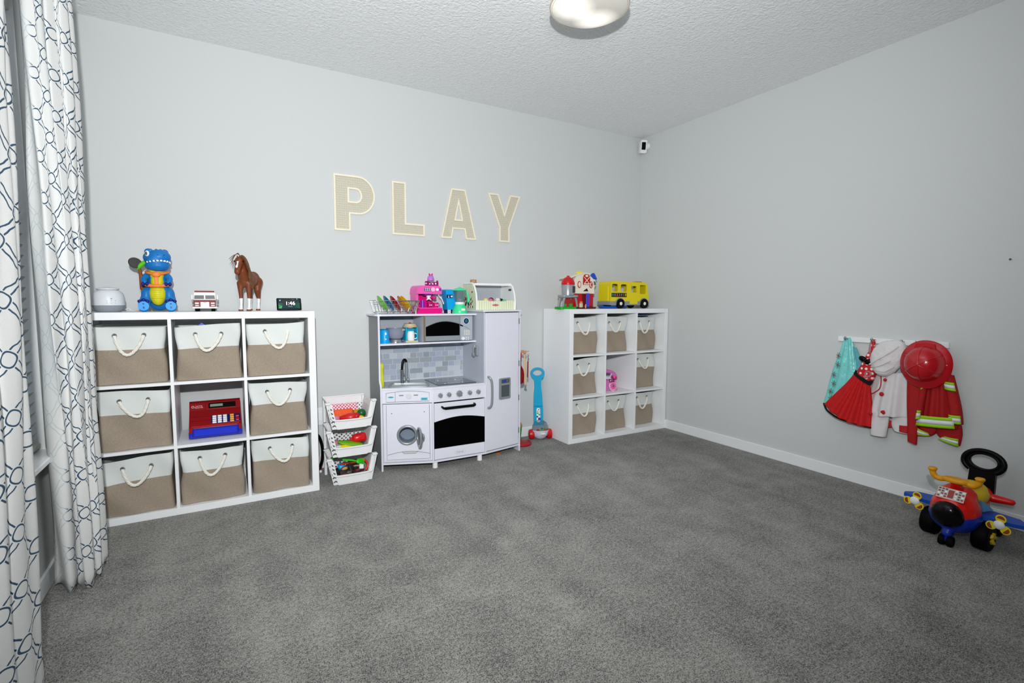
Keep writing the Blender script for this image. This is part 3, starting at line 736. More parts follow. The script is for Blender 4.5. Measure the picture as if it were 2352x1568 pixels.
for zz, ww in ((1.044, .014), (1.035, .024), (1.026, .018)):
    kp('clock_print', lambda b: b.box((-1.984, -.2510, zz), (ww, .001, .0045), .0004), mat('clock_cyan', '#2E8FC4', .4), ck, smooth=0)
for r in range(4):
    for c in range(3): kp('key', lambda b: b.box((-1.997+c*.0175, -.2495, .963-r*.0105), (.0125, .003, .0075), .0008), mat('cream_key', '#DEDCCB', .5), mwb, smooth=0)
kp('microwave_knob', lambda b: b.lathe([(.013, 0), (.012, -.007), (.001, -.008)], 24, axis='Y', c=(-2.010, -.248, .903), capb=False, capt=False), wplastic, mwb)
for r in range(2):
    for c in range(2): kp('small_button', lambda b: b.cyl((-1.985+c*.018, -.248, .911-r*.016), (-1.985+c*.018, -.251, .911-r*.016), .0045, n=12), wplastic, mwb)

# toy phone on the inside of the fridge wall
tp = thing('toy_handset', 'grey toy wall phone on the inner side of the toy fridge', 'toy phone', (-1.911, -.285, .81))
MB().box((-.008, 0, 0), (.016, .05, .075), .004).build('cradle', grey, tp)
MB().tube(catmull([(-.026, -.012, .040), (-.034, -.010, .025), (-.036, -.008, 0), (-.034, -.006, -.025), (-.026, -.004, -.040)], 4), [.010, .011, .010, .009, .009, .009, .008, .008, .008, .008, .008, .009, .010, .011, .011, .011, .010], 10).box((-.022, -.01, .030), (.016, .022, .018), .004).box((-.022, .012, -.030), (.03, .025, .022), .004).build('handset', silver, tp, smooth=50)
yb = thing('toy_sponge_mitt', 'lime yellow toy mitt hanging inside the left wall of the toy kitchen', 'toy mitt', (-2.640, -.215, .585))
lime = mat('lime_yellow', '#C3C90A', .6)
MB().prism(catmull([(-.045, .0), (-.05, .05), (-.042, .10), (-.045, .15), (-.025, .17), (0, .165), (.02, .12), (.03, .06), (.025, 0)], 3, True), .001, .020, 'X').build('mitt', lime, yb, smooth=40)
MB().torus((.006, -.02, .172), .008, .0018, 'X', 14, 6).build('loop', lime, yb)

# ================================================================ things on the microwave shelf
cbl = mat('azure_plastic', '#0AA3E6', .35)
t = thing('toy_toaster', 'bright blue toy toaster at the left end of the toy kitchen shelf', 'toy toaster', (-2.592, -.175, .886))
MB().lathe([(.040, 0), (.041, .012), (.036, .085), (.033, .094), (.022, .098)], 28, sc=(1, 1.6)).build('body', cbl, t, smooth=40)
MB().lathe([(.045, 0), (.045, .009), (.041, .012)], 28, sc=(1, 1.55)).build('base', cbl, t)
MB().box((0, -.0575, .05), (.004, .004, .062), .001).build('lever_slot', wplastic, t)
MB().ell((0, -.060, .068), (.007, .004, .009)).ell((0, -.060, .030), (.006, .004, .008)).build('lever', wplastic, t)
t = thing('toy_mixer_bowl', 'grey toy mixing bowl on a silver base between two blue toys', 'toy bowl', (-2.503, -.17, .886))
MB().lathe([(.040, .028), (.052, .038), (.061, .07), (.064, .100), (.066, .103), (.062, .104), (.058, .07), (.04, .04), (.002, .036)], 36, capt=True).build('bowl', mat('bowl_grey', '#8C8FA0', .4), t, smooth=60)
MB().lathe([(.046, 0), (.044, .018), (.036, .027), (.03, .028)], 32).build('base', mat('base_silver', '#A3A7AD', .2, .7), t, smooth=50)
MB().box((.045, -.050, .092), (.036, .004, .009), .002, rot=(0, 0, .75)).build('name_tag', mat('cream_plastic', '#E3DABF', .5), t)
MB().ell((.050, -.012, .012), (.007, .007, .007)).build('knob', mat('violet_plastic', '#8B4EC0', .4), t)
t = thing('toy_coffee_maker', 'teal and tan toy drip coffee maker beside the microwave door', 'toy coffee maker', (-2.392, -.16, .886))
tan = mat('tan_plastic', '#CDBE9A', .5)
MB().box((0, 0, .006), (.094, .10, .012), .004).build('base', tan, t)
MB().box((0, .035, .06), (.088, .025, .10), .004).box((-.041, 0, .06), (.010, .09, .10), .003).box((.041, 0, .06), (.010, .09, .10), .003).build('body', mat('teal_plastic', '#16AECF', .35), t)
MB().lathe([(.052, .108), (.053, .116), (.047, .119), (.045, .130), (.040, .134), (.002, .135)], 32).build('lid', tan, t, smooth=40)
MB().ell((0, 0, .137), (.009, .009, .005)).build('lid_knob', red, t)
MB().lathe([(.020, .100), (.024, .108), (.024, .110)], 20).build('spout', wplastic, t)
MB().cyl((.047, .01, .05), (.053, .01, .05), .012, n=16).build('side_dial', red, t)
t = thing('toy_mug', 'white toy mug standing inside the teal toy coffee maker', 'mug', (-2.395, -.185, .898))
MB().lathe([(.024, 0), (.027, .006), (.027, .052), (.024, .056), (.024, .066), (.022, .066), (.022, .05), (.02, .01), (.001, .008)], 28, capt=False).build('cup', wplastic, t, smooth=50)
MB().tube(catmull([(.025, -.008, .054), (.040, -.012, .046), (.044, -.013, .03), (.036, -.011, .014), (.025, -.008, .012)], 4), .0032, 8).build('handle', wplastic, t)

# ================================================================ things on top of the kitchen
TZ = 1.090
t = thing('dish_rack', 'chrome wire toy dish rack at the left end of the toy kitchen top', 'dish rack', (-2.508, -.185, TZ))
w, d, hh = .330, .135, .095
m = MB()
def rectloop(x, y, z, r, rad=.02): m.tube([(a, b_, z) for a, b_ in rrect(-x, -y, x, y, rad, 3)], r, 6, closed=True)
rectloop(w/2, d/2, hh, .0028); rectloop(w/2-.008, d/2-.006, hh*.72, .0014); rectloop(w/2-.022, d/2-.012, .016, .0022)
m.build('wire_frame', steel, t, smooth=60)
m = MB()
for i in range(15):
    x = -w/2+.02+i*(w-.04)/14; xb = x*.88
    for sy in (-1, 1): m.tube([(x, sy*d/2, hh), (xb, sy*(d/2-.012), .016)], .0012, 5)
    m.tube([(xb, -(d/2-.012), .016), (xb, d/2-.012, .016)], .0012, 5)
for j in range(5):
    y = -d/2+.03+j*(d-.06)/4
    for sx in (-1, 1): m.tube([(sx*w/2, y, hh), (sx*(w/2-.022), y*.9, .016)], .0012, 5)
m.build('wires', steel, t, smooth=60)
for sx in (-1, 1):
    for sy in (-1, 1): MB().cyl((sx*(w/2-.03), sy*(d/2-.016), 0), (sx*(w/2-.03), sy*(d/2-.016), .018), .0045, n=8).build('foot', mat('pale_blue_rubber', '#B9CBD6', .5), t)
for i, (nm, hc, x, dz) in enumerate((('lime green', '#6CD00C', -2.597, .004), ('blue', '#0B6FAE', -2.553, .002), ('red', '#B80A14', -2.505, -.003), ('orange yellow', '#D99A0E', -2.452, -.004), ('bright yellow', '#E6C60B', -2.428, -.006))):
    p = thing('toy_plate', f'{nm} toy plate leaning in the dish rack on the toy kitchen', 'plate', (x+.026, -.185, TZ+.020), 0, 'toy plates leaning in the dish rack', rot=(0, math.radians(-33), 0))
    R = .062
    pm = mat('plate_%s' % nm.replace(' ', '_'), hc, .35)
    MB().lathe([(.002, -.002), (.034, -.002), (.042, .004), (R, .008), (R, .010), (.041, .006), (.033, .001), (.002, .001)], 40, axis='X', c=(0, 0, R+.0)).build('plate', pm, p, smooth=40, loc=(0, 0, 0))
    MB().torus((.009, 0, R), R-.001, .0014, 'X', 40, 6).build('rim', pm, p)
t = thing('toy_pan', 'silver toy pan lying in the right end of the dish rack', 'pan', (-2.400, -.180, TZ+.058))
stl = mat('brushed_steel', '#C6C2B6', .3, .55)
MB().lathe([(.040, 0), (.046, .006), (.050, .034), (.054, .037), (.050, .038), (.045, .008), (.001, .006)], 36).build('pan_body', stl, t, smooth=50)
MB().tube([(-.01, .05, .034), (-.02, .08, .040), (-.03, .11, .044)], .004, 8).build('handle', stl, t)
for i, (x, a) in enumerate(((-2.408, .5), (-2.372, -.45), (-2.350, .2))):
    c = thing('toy_cutlery', ['toy spoon leaning leftmost under the pan in the dish rack', 'toy fork leaning in the middle under the pan in the dish rack', 'toy knife standing rightmost under the pan in the dish rack'][i], 'cutlery', (x-.012, -.205, TZ+.018), 0, 'toy cutlery in the dish rack', rot=(.1, a*.6, 0))
    MB().tube([(0, 0, 0), (0, 0, .034)], .002, 6).build('stem', stl, c)
    MB().ell((0, 0, .046), (.006, .0018, .011)).build('head', stl, c)

# pink toy coffee machine with a polka dot bow
PKX = -2.272
t = thing('toy_espresso_machine', 'pink toy coffee machine with a polka dot bow on top', 'toy coffee machine', (PKX+.034, -.085, TZ))
hot = mat('hot_pink_plastic', '#E0107E', .3, coat=.2); purple = mat('purple_plastic', '#7A2AB8', .35); lpink = mat('light_pink_plastic', '#EE5FB4', .35); magenta = mat('magenta_plastic', '#B20A6A', .35)
MB().prism([(-.098, .010), (-.098, .0), (.088, 0), (.094, .038), (-.086, .038)][::-1], -.085, .075).build('base', hot, t, smooth=30)
MB().box((0.003, -.005, .041), (.184, .165, .006), .002).build('drip_tray', lpink, t)
MB().prism([(-.094, .038), (.066, .038), (.066, .15), (-.094, .15)], .035, .075).build('back_wall', hot, t)
MB().box((-.090, .005, .10), (.020, .14, .125), .006).build('side_wall', lpink, t)
MB().prism([(-.102, .145), (.092, .145), (.092, .165)]+arc(.062, .168, .030, .038, 0, 80, 6)+arc(-.072, .168, .028, .038, 95, 180, 6)+[(-.102, .145)][:0], -.085, .075).build('head', lpink, t, smooth=40)
MB().box((-.022, -.087, .177), (.046, .004, .023), .002).build('button_panel', mat('navy_plastic', '#23315C', .4), t)
m = MB()
for i in range(3):
    for j in range(2): m.box((-.036+i*.014, -.090, .183-j*.011), (.009, .003, .007), .001)
m.build('buttons', wplastic, t)
MB().cyl((.022, -.085, .178), (.022, -.089, .178), .0155, n=28).build('round_badge', mat('blush_plastic', '#F4C3DC', .4), t)
MB().cyl((.054, -.085, .178), (.054, -.092, .178), .0105, n=24).build('white_dial', wplastic, t)
MB().ell((.080, -.07, .178), (.012, .022, .016)).build('side_dial', purple, t)
MB().box((-.005, -.035, .139), (.060, .05, .012), .003).build('brew_head', purple, t)
MB().lathe([(.016, .108), (.014, .118), (.018, .122), (.018, .133)], 20, c=(.002, -.05, 0)).tube(catmull([(-.018, -.055, .100), (0, -.055, .108), (.020, -.055, .100)], 4), .0038, 8).build('spouts', wplastic, t, smooth=50)
MB().tube([(.010, -.06, .120), (.03, -.085, .118)], .008, 12).ell((.034, -.088, .117), (.014, .010, .012)).build('portafilter', hot, t)
MB().tube([(-.045, -.045, .045), (-.045, -.045, .10)], [.014, .011], 16).build('purple_tube', purple, t)
MB().tube(catmull([(.078, -.05, .145), (.082, -.06, .125), (.095, -.065, .115), (.107, -.07, .085), (.112, -.07, .070)], 5), .0038, 8).build('steam_wand', wplastic, t)
# bow
bowm = mat('bow_magenta', '#8E0A60', .4)
N, L, b = nodes(bowm); tc = N.new('ShaderNodeTexCoord'); vo = N.new('ShaderNodeTexVoronoi'); vo.inputs['Scale'].default_value = 46; vo.inputs['Randomness'].default_value = .25
mpb = N.new('ShaderNodeMapping'); mpb.inputs['Scale'].default_value = (1, .01, 1); L.new(tc.outputs['Object'], mpb.inputs[0]); L.new(mpb.outputs[0], vo.inputs[0])
mb = N.new('ShaderNodeMix'); mb.data_type = 'RGBA'; L.new(mathn(N, L, 'LESS_THAN', vo.outputs['Distance'], .30), mb.inputs[0])
base = [l for l in L if l.to_socket == b.inputs['Base Color']][0].from_socket; L.new(base, mb.inputs[6]); mb.inputs[7].default_value = lin('#F6EFF5'); L.new(mb.outputs[2], b.inputs['Base Color'])
MB().prism([(0, .222), (.040, .246), (.044, .225), (.040, .196), (.0, .208), (-.040, .196), (-.044, .225), (-.040, .246)], -.066, -.040, 'Y').build('bow', bowm, t, smooth=30, loc=(.022, -.006, 0)).scale = (1.12, 1, 1)
MB().ell((.022, -.058, .217), (.010, .008, .011)).build('bow_knot', lpink, t)
MB().lathe([(.024, .244), (.027, .250), (.024, .258), (.026, .262), (.021, .270), (.022, .273), (.012, .282), (.002, .286)], 24, c=(.022, -.04, 0)).build('purple_swirl', mat('lilac_plastic', '#C07ADA', .4), t, smooth=50)
MB().prism([(.022, .283), (.034, .299), (.037, .292), (.034, .280), (.022, .281), (.010, .280), (.007, .292), (.010, .299)], -.048, -.036).build('small_bow', hot, t)
for i, (x, sc_) in enumerate(((PKX+.012, 1), (PKX+.060, .95))):
    c = thing('toy_cup', ['dark pink toy cup under the spouts of the pink coffee machine', 'hot pink toy cup at the right end of the pink coffee machine tray'][i], 'cup', (x+.034, -.125, TZ+.044), 0, 'pink toy cups on the tray')
    mm_ = [magenta, hot][i]
    MB().lathe([(.017, 0), (.019, .003), (.0215, .038), (.0195, .038), (.017, .006), (.001, .004)], 28).build('cup_body', mm_, c, smooth=50)
    MB().torus((.024, -.004, .019), .009, .0024, 'Y', 18, 6).build('handle', mm_, c)
    MB().prism([(0, .019), (.010, .026), (.011, .012), (0, .017), (-.011, .012), (-.010, .026)], -.0235, -.0205).build('bow_print', mat('pale_pink', '#F3A5CC', .4), c)

t = thing('toy_juicer', 'tall bright blue toy drink machine behind the mint blender', 'toy drink machine', (-2.068, -.115, TZ))
MB().prism([(-.030, .028), (.042, .028), (.046, .12), (.050, .17), (.044, .180), (-.036, .180), (-.042, .172), (-.038, .12)], -.045, .045).build('body', cbl, t, smooth=30)
MB().box((-.012, -.047, .128), (.05, .004, .026), .001).build('label_panel', mat('navy_print', '#1B2F66', .4), t)
MB().prism([(-.025, .118), (-.017, .118), (-.020, .138)], -.051, -.049).ell((.004, -.0495, .128), (.009, .001, .007)).build('label_print', mat('label_cream', '#E8E2C8', .5), t)
MB().box((.003, 0, .014), (.060, .07, .028), .003).build('base', mat('indigo_plastic', '#34255A', .4), t)
MB().cyl((-.020, -.038, 0), (-.020, -.038, .028), .005, n=10).cyl((-.006, -.038, 0), (-.006, -.038, .028), .005, n=10).build('front_legs', wplastic, t)
mint = mat('mint_plastic', '#3FE09A', .35, coat=.1)
t = thing('toy_blender', 'mint green toy blender with a clear jug on the toy kitchen top', 'toy blender', (-2.017, -.205, TZ))
MB().lathe([(.056, 0), (.058, .006), (.052, .03), (.044, .050), (.036, .064), (.033, .068)], 36).build('base', mint, t, smooth=40)
MB().lathe([(.034, .068), (.036, .071), (.035, .082), (.031, .086)], 32).build('collar', wplastic, t, smooth=40)
clr = mat('clear_plastic', '#E6F4F6', .05, trans=.95, noise=(5, .0))
MB().lathe([(.026, .086), (.031, .090), (.044, .110), (.049, .172), (.0475, .172), (.042, .112), (.028, .092)], 36, capb=False, capt=False).build('jug', clr, t, smooth=60)
MB().lathe([(.050, .170), (.054, .173), (.050, .178), (.03, .188), (.012, .193), (.010, .199), (.002, .200)], 36).build('lid', mint, t, smooth=50)
MB().tube(catmull([(.048, -.005, .166), (.056, -.006, .158), (.066, -.006, .13), (.070, -.006, .10), (.064, -.006, .082)], 4), [.005]*6+[.009]*8+[.007, .005, .004], 10).build('handle', mint, t, smooth=60)
MB().cyl((0, 0, .088), (0, 0, .11), .004, n=8).box((0, 0, .104), (.04, .006, .004), .001, rot=(0, .3, .5)).box((0, 0, .100), (.04, .006, .004), .001, rot=(0, -.3, -.6)).build('blades', wplastic, t)
MB().ell((.006, -.0515, .030), (.018, .003, .0095), rot=(-.25, 0, 0)).build('badge', wplastic, t)
MB().ell((.004, -.0445, .050), (.0025, .002, .0025)).build('screw', dkgrey, t)

# ice cream counter
t = thing('toy_ice_cream_counter', 'striped green and cream toy ice cream counter on the toy fridge', 'toy display counter', (-1.750, -.17, 1.117))
strp = mat('striped_print', '#EDEBCF', .5)
N, L, b = nodes(strp); tc = N.new('ShaderNodeTexCoord'); sp = N.new('ShaderNodeSeparateXYZ'); L.new(tc.outputs['Object'], sp.inputs[0])
s1 = mathn(N, L, 'ADD', sp.outputs[0], mathn(N, L, 'MULTIPLY', sp.outputs[1], 1.0))
fr = mathn(N, L, 'FRACT', mathn(N, L, 'ADD', mathn(N, L, 'MULTIPLY', s1, 52), 50)); cr = N.new('ShaderNodeValToRGB'); cr.color_ramp.interpolation = 'CONSTANT'
els = cr.color_ramp.elements; els[0].position = 0; els[0].color = lin('#F4F2E2'); els[1].position = .22; els[1].color = lin('#7F8C48')
for p_, c_ in ((.34, '#DCE8B8'), (.62, '#F6F5EA'), (.76, '#A9A070'), (.84, '#E3EBC4')): e = els.new(p_); e.color = lin(c_)
L.new(fr, cr.inputs[0]); L.new(cr.outputs[0], b.inputs['Base Color'])
prof = [(.11, 0), (-.12, 0), (-.12, .06), (-.110, .12), (-.085, .17), (-.055, .198), (.11, .20)]
for sx, nm in ((-1, 'side_panel'), (1, 'side_panel')):
    MB().prism(prof, sx*.166-.004, sx*.166+.004, 'X').build(nm, strp if sx < 0 else wplastic, t, smooth=0)
    MB().tube([(sx*.166, y-.001, z) for y, z in [(-.12, 0), (-.122, .06), (-.112, .12), (-.087, .171), (-.055, .200), (.11, .202)]], .0075, 8).build('side_trim', wplastic, t, smooth=50)
MB().box((0, -.118, .033), (.322, .006, .066), .001).box((-.112, -.118, .0685), (.094, .006, .006)).box((.115, -.118, .0685), (.06, .006, .007)).build('front_panel', strp, t, smooth=0)
MB().box((0, -.01, .199), (.33, .10, .008), .002).box((0, -.055, .192), (.33, .012, .014), .002).build('top_rail', wplastic, t)
MB().box((0, .105, .10), (.325, .005, .19)).build('back_board', mat('pale_grey_board', '#AEB4BB', .5), t, smooth=0)
MB().box((0, 0, .004), (.325, .22, .008)).build('floor_board', wplastic, t, smooth=0)
MB().ell((-.006, -.1215, .036), (.028, .0015, .0075)).build('red_oval_logo', mat('logo_red', '#B3182A', .4), t)
text_obj('logo_print', 'Melissa & Doug', .0068, wplastic, t, (-.006, -.1235, .036))
MB().box((.160, -.05, .155), (.002, .04, .015)).build('slot', mat('slot_brown', '#4A3A2C', .6), t)
MB().ell((-.1708, -.050, .135), (.001, .012, .007)).build('side_logo', MATS['logo_red'], t)
lr = random.Random(2)
m = MB(); cm_ = [mat('print_navy', '#20283A', .5), mat('print_white', '#E8E8E4', .5), mat('print_brown', '#6B3A1E', .5), mat('print_green', '#4F7F3A', .5), mat('print_pink', '#C4506A', .5)]
for i in range(26):
    m.prism(circ(lr.uniform(-.085, .075), lr.uniform(.035, .095), lr.uniform(.006, .012), 7), -.1712-.0002*(i % 4), -.170, 'X', m=lr.randrange(5))
m.build('side_print', cm_, t, smooth=0)
m = MB()
for i in range(6): m.box((-.1712, -.06+i*.020, .022), (.001, .013, .015), .0003, m=[0, 1, 4, 1, 0, 1][i])
m.build('side_lettering', cm_, t, smooth=0)
for i, (x, y, z, r, hc, nm) in enumerate(((-1.795, -.20, 1.180, .020, '#E4D99A', 'pale yellow'), (-1.757, -.21, 1.177, .020, '#E0718F', 'pink'), (-1.737, -.18, 1.184, .020, '#2A1D1A', 'dark brown'), (-1.690, -.20, 1.180, .022, '#EDEBE4', 'white speckled'), (-1.655, -.19, 1.175, .022, '#1E1412', 'black'), (-1.637, -.215, 1.172, .019, '#66D296', 'mint'))):
    sc_ = mat('scoop_%s' % nm.replace(' ', '_'), hc, .5, noise=(90, .0), bump=(60, .4, .003))
    if nm in ('white speckled', 'mint'):
        N, L, b = nodes(sc_); tcn = N.new('ShaderNodeTexCoord'); vv = N.new('ShaderNodeTexVoronoi'); vv.inputs['Scale'].default_value = 110; L.new(tcn.outputs['Object'], vv.inputs[0])
        mq = N.new('ShaderNodeMix'); mq.data_type = 'RGBA'; L.new(mathn(N, L, 'LESS_THAN', vv.outputs['Distance'], .28), mq.inputs[0]); mq.inputs[6].default_value = lin(hc); mq.inputs[7].default_value = lin('#1A1512'); L.new(mq.outputs[2], b.inputs['Base Color'])
    o = MB().lathe([(r*.98, -.0), (r*1.06, .003), (r, .008), (r*.8, r*.72), (r*.4, r*.98), (.001, r*1.03)], 24).build('ice_cream_scoop', sc_, smooth=70, loc=(x, y, z+.007))
    tag(o, f'{nm} toy ice cream scoop inside the striped toy counter', 'toy scoop', 'scoops in the toy counter')
    MB().lathe([(r*.7, -.045), (r*.95, -.004), (r, 0)], 20).build('scoop_cup', mat('tub_white', '#DFE2E4', .5), o)
t = thing('wooden_spool', 'small wooden toy spool lying on top of the toy ice cream counter', 'wooden toy', (-1.862, -.12, 1.325))
wood = mat('light_wood', '#B98F66', .6, noise=(40, .15)); 
MB().lathe([(.026, 0), (.027, .004), (.022, .006), (.022, .018), (.027, .020), (.025, .025), (.002, .025)], 28).build('spool', wood, t, smooth=40)
MB().ell((0, 0, .025), (.006, .006, .003)).build('peg', mat('dark_wood', '#6B4426', .6), t)

# ================================================================ things hanging and standing right of the kitchen
t = thing('toy_dustpan', 'red toy dustpan hanging from a hook on the toy fridge side', 'dustpan', (-1.552, -.31, .78))
MB().prism([(-.010, 0), (-.016, -.05), (-.018, -.10), (-.05, -.13), (-.062, -.17), (-.055, -.235), (0.02, -.262), (.06, -.235), (.066, -.16), (.05, -.12), (.018, -.10), (.014, -.04), (.010, 0)], -.006, .006, 'X').build('pan', dred, t, smooth=30)
MB().box((.005, 0, -.02), (.02, .028, .045), .005).build('grip', red, t)
t = thing('toy_hand_brush', 'toy hand brush with a pale wooden handle hanging in front of the red dustpan', 'brush', (-1.528, -.35, .775))
MB().tube([(0, 0, .0), (.0, -.002, -.10), (.0, -.006, -.20), (0, -.010, -.245)], [.006, .008, .009, .007], 12).build('handle', mat('pale_wood', '#D8B48E', .6), t, smooth=60)
MB().box((0, -.012, -.25), (.012, .026, .016), .003).build('tip', grey, t)
t = thing('toy_duster', 'slim red toy stick with a metal end hanging rightmost beside the dustpan', 'toy cleaning stick', (-1.518, -.385, .77))
MB().tube([(0, 0, 0), (0, .004, -.055)], .0035, 8).build('metal_end', steel, t)
MB().tube([(0, .004, -.055), (0, .008, -.18)], .0045, 8).build('stick', dred, t)
MB().ell((0, 0, .004), (.008, .008, .008)).build('hook_cap', tan, t)
hk = thing('hook_rail', 'small wooden peg bar holding the red toy cleaning set', 'hook bar', (-1.562, -.35, .79))
MB().box((.006, 0, 0), (.012, .12, .018), .002).build('bar', wood, hk)
for y in (-.035, 0, .04): MB().cyl((.006, y, -.002), (.05, y, .006), .003, n=8).build('peg', wood, hk)
t = thing('toy_broom_stand', 'red round toy stand base on the carpet beside the toy fridge', 'toy stand', (-1.462, -.19, 0))
MB().lathe([(.088, 0), (.090, .010), (.082, .022), (.05, .028), (.02, .032)], 40).build('base', mat('wine_red_plastic', '#A0101C', .35), t, smooth=40)
MB().cyl((-.02, 0, .03), (-.02, 0, .075), .012, .010, n=16).build('socket', dred, t)
t = thing('toy_mop_head', 'green and tan toy brush standing behind the red stand base', 'toy brush', (-1.425, -.075, 0))
MB().prism([(-.04, .0), (.018, .0), (.030, .115), (-.05, .115)], -.018, .018).build('green_block', green, t, smooth=0)
MB().ell((-.010, 0, .125), (.052, .026, .038)).build('tan_top', mat('bristle_tan', '#B98C62', .85, bump=(200, .8, .004)), t)

# popper push toy leaning in the gap
t = thing('push_popper', 'turquoise push toy with a clear ball dome and red wheels', 'push toy', (-1.236, -.135, 0), math.radians(-20))
trq = mat('turquoise_plastic', '#12A3CE', .35, coat=.1)
HX = Matrix.Translation((-.012, .02, .115)) @ Matrix.Rotation(math.radians(-6), 4, 'X')
MB(HX).prism([(-.040, 0), (-.040, .14), (-.036, .26), (-.028, .33), (-.030, .39), (-.052, .415)]+arc(0, .450, .062, .050, 200, -20, 16)+[(.052, .415), (.030, .39), (.030, .33), (.036, .26), (.042, .14), (.042, 0)], -.009, .009, holes=[arc(0, .455, .042, .026, 0, 345, 16)[::-1]]).build('handle', trq, t, smooth=40)
MB(HX).box((0, -.0095, .165), (.075, .003, .003)).build('seam', blue, t)
MB(HX).prism(rrect(-.016, .025, .016, .150, .014, 5), -.0105, -.0088).build('sticker', wplastic, t)
m = MB(HX)
for i, (x, z, r) in enumerate(((.003, .135, .005), (-.006, .122, .005), (.009, .115, .004), (-.006, .105, .008), (.008, .092, .008), (-.010, .075, .008), (.008, .055, .013), (-.006, .040, .005))): m.prism(circ(x, z, r, 12), -.0112, -.0104, m=[0, 1, 2, 3, 4, 5, 5, 4][i])
m.build('sticker_dots', [mat('dot_maroon', '#7A1A22'), mat('dot_orange', '#D0641E'), mat('dot_gold', '#D6A62A'), mat('dot_green', '#5FA82A'), mat('dot_teal', '#1C9CB0'), mat('dot_purple', '#4A2E96')], t, smooth=0)
lil = mat('lilac_white_plastic', '#D9D6E6', .3)
MB().lathe([(.012, .0), (.05, .012), (.078, .045), (.084, .075), (.086, .082), (.082, .084), (.078, .075), (.07, .05), (.04, .02), (.001, .012)], 44, sc=(.88, .76), capt=False).build('bowl', lil, t, smooth=60)
MB().lathe([(.082, .082), (.078, .115), (.06, .145), (.03, .162), (.001, .167)], 36, sc=(.88, .76), capb=False, capt=False).build('dome', clr, t, smooth=70)
MB().ell((.012, -.066, .056), (.024, .008, .012), rot=(.5, 0, 0)).build('logo_plate', wplastic, t)
text_obj('logo_print', 'Fisher-Price', .0075, MATS['logo_red'], t, (.012, -.0755, .056), rot=(PI/2+.5, 0, 0))
for sx in (-1, 1):
    MB().lathe([(a, b_*sx) for a, b_ in [(.006, .056), (.034, .056), (.042, .062), (.043, .085), (.038, .098), (.02, .103), (.002, .104)]], 28, axis='X', c=(0, .0, .045), sc=(1, 1)).build('wheel', red, t, smooth=50)
rb = random.Random(1)
for i, (x, y, hc, r) in enumerate(((-.040, -.02, '#C81622', .0145), (-.018, -.035, '#6FBF1E', .010), (.002, -.038, '#5DB415', .010), (.020, -.035, '#E26A1A', .010), (.036, -.03, '#CE1520', .010), (.048, -.010, '#72B81C', .0145), (.016, -.005, '#1377C2', .015), (-.012, -.004, '#D9CDA6', .013))):
    o = MB().ell((0, 0, 0), r).build('popper_ball', mat('ball_%d' % i, hc, .3), smooth=80, loc=(-1.236+x*.85, -.135+y*.9, .082))
    tag(o, ['red ball at the left inside the push toy dome', 'left lime ball of the front row inside the push toy dome', 'second lime ball of the front row inside the push toy dome', 'orange ball of the front row inside the push toy dome', 'small red ball at the right inside the push toy dome', 'larger lime ball at the far right inside the push toy dome', 'blue ball inside the push toy dome', 'cream ball inside the push toy dome'][i], 'ball', 'balls inside the push toy dome')

# hoop toy, blue block, orange bit
t = thing('toy_hoop', 'black curved toy hoop with a red part half hidden behind the left shelf', 'toy hoop', (-3.055, -.10, 0))
MB().torus((0, 0, .145), .048, .010, 'Y', 36, 8, sc=(1, 2.7)).build('hoop', black, t, smooth=60)
MB().tube([(.03, 0, .030), (.040, 0, .07), (.042, 0, .11)], .008, 8).build('red_part', dred, t)
MB().ell((.030, -.01, .010), .010).build('ball_tip', wplastic, t)
tag(MB().box((0, 0, .022), (.05, .05, .044), .006).ell((0, 0, .046), (.012, .012, .006)).build('toy_block', mat('dark_blue_plastic', '#124C86', .4), loc=(-2.962, -.078, 0), smooth=40), 'dark blue toy block on the carpet behind the basket tower', 'toy block')
t = tag(MB().prism(catmull([(-.022, 0), (0, .012), (.022, .006), (.014, -.010), (-.008, -.012)], 3, True), .0, .012, 'Z').build('toy_wood_piece', mat('orange_wood', '#B5662C', .6), loc=(-1.755, -.335, 0), smooth=40), 'small orange brown wooden piece on the carpet under the toy fridge', 'toy piece')
# ================================================================ things on the left shelf
SZ = 1.12
t = thing('humidifier', 'round white and grey humidifier at the left end of the shelf', 'humidifier', (-4.098, -.26, SZ))
MB().lathe([(.050, 0), (.058, .006), (.067, .022), (.0715, .036)], 48).build('base', mat('ash_grey_plastic', '#8F959D', .45), t, smooth=60)
MB().lathe([(.0715, .036), (.0722, .045), (.0715, .075), (.066, .098), (.055, .112), (.047, .116)], 48, capb=False).build('body', mat('pearl_plastic', '#DADEE3', .4), t, smooth=60)
MB().lathe([(.044, .116), (.0505, .122), (.050, .126), (.030, .131), (.006, .133), (.002, .131)], 48).build('lid', mat('pearl_plastic', '#DADEE3'), t, smooth=50)
m = MB()
for i in range(3):
    for j in range(2):
        a = math.radians(-86+i*14); r = .0722
        m.ell((r*math.cos(a), r*math.sin(a), .048+j*.012), (.0022, .001, .0016), 8, 6)
a = math.radians(-72); m.ell((.0716*math.cos(a), .0716*math.sin(a), .071), (.005, .001, .003), 10, 6)
m.build('buttons', grey, t)
c = tag(MB().tube(catmull([(.068, .02, .012), (.082, .03, .020), (.090, .035, .006), (.078, .05, .003), (.10, .08, .003), (.13, .18, .003), (.15, .225, .004)], 5), .0022, 6).build('power_cord', wplastic, loc=(-4.098, -.26, SZ), smooth=60), 'thin power cord behind the white humidifier', 'cord')

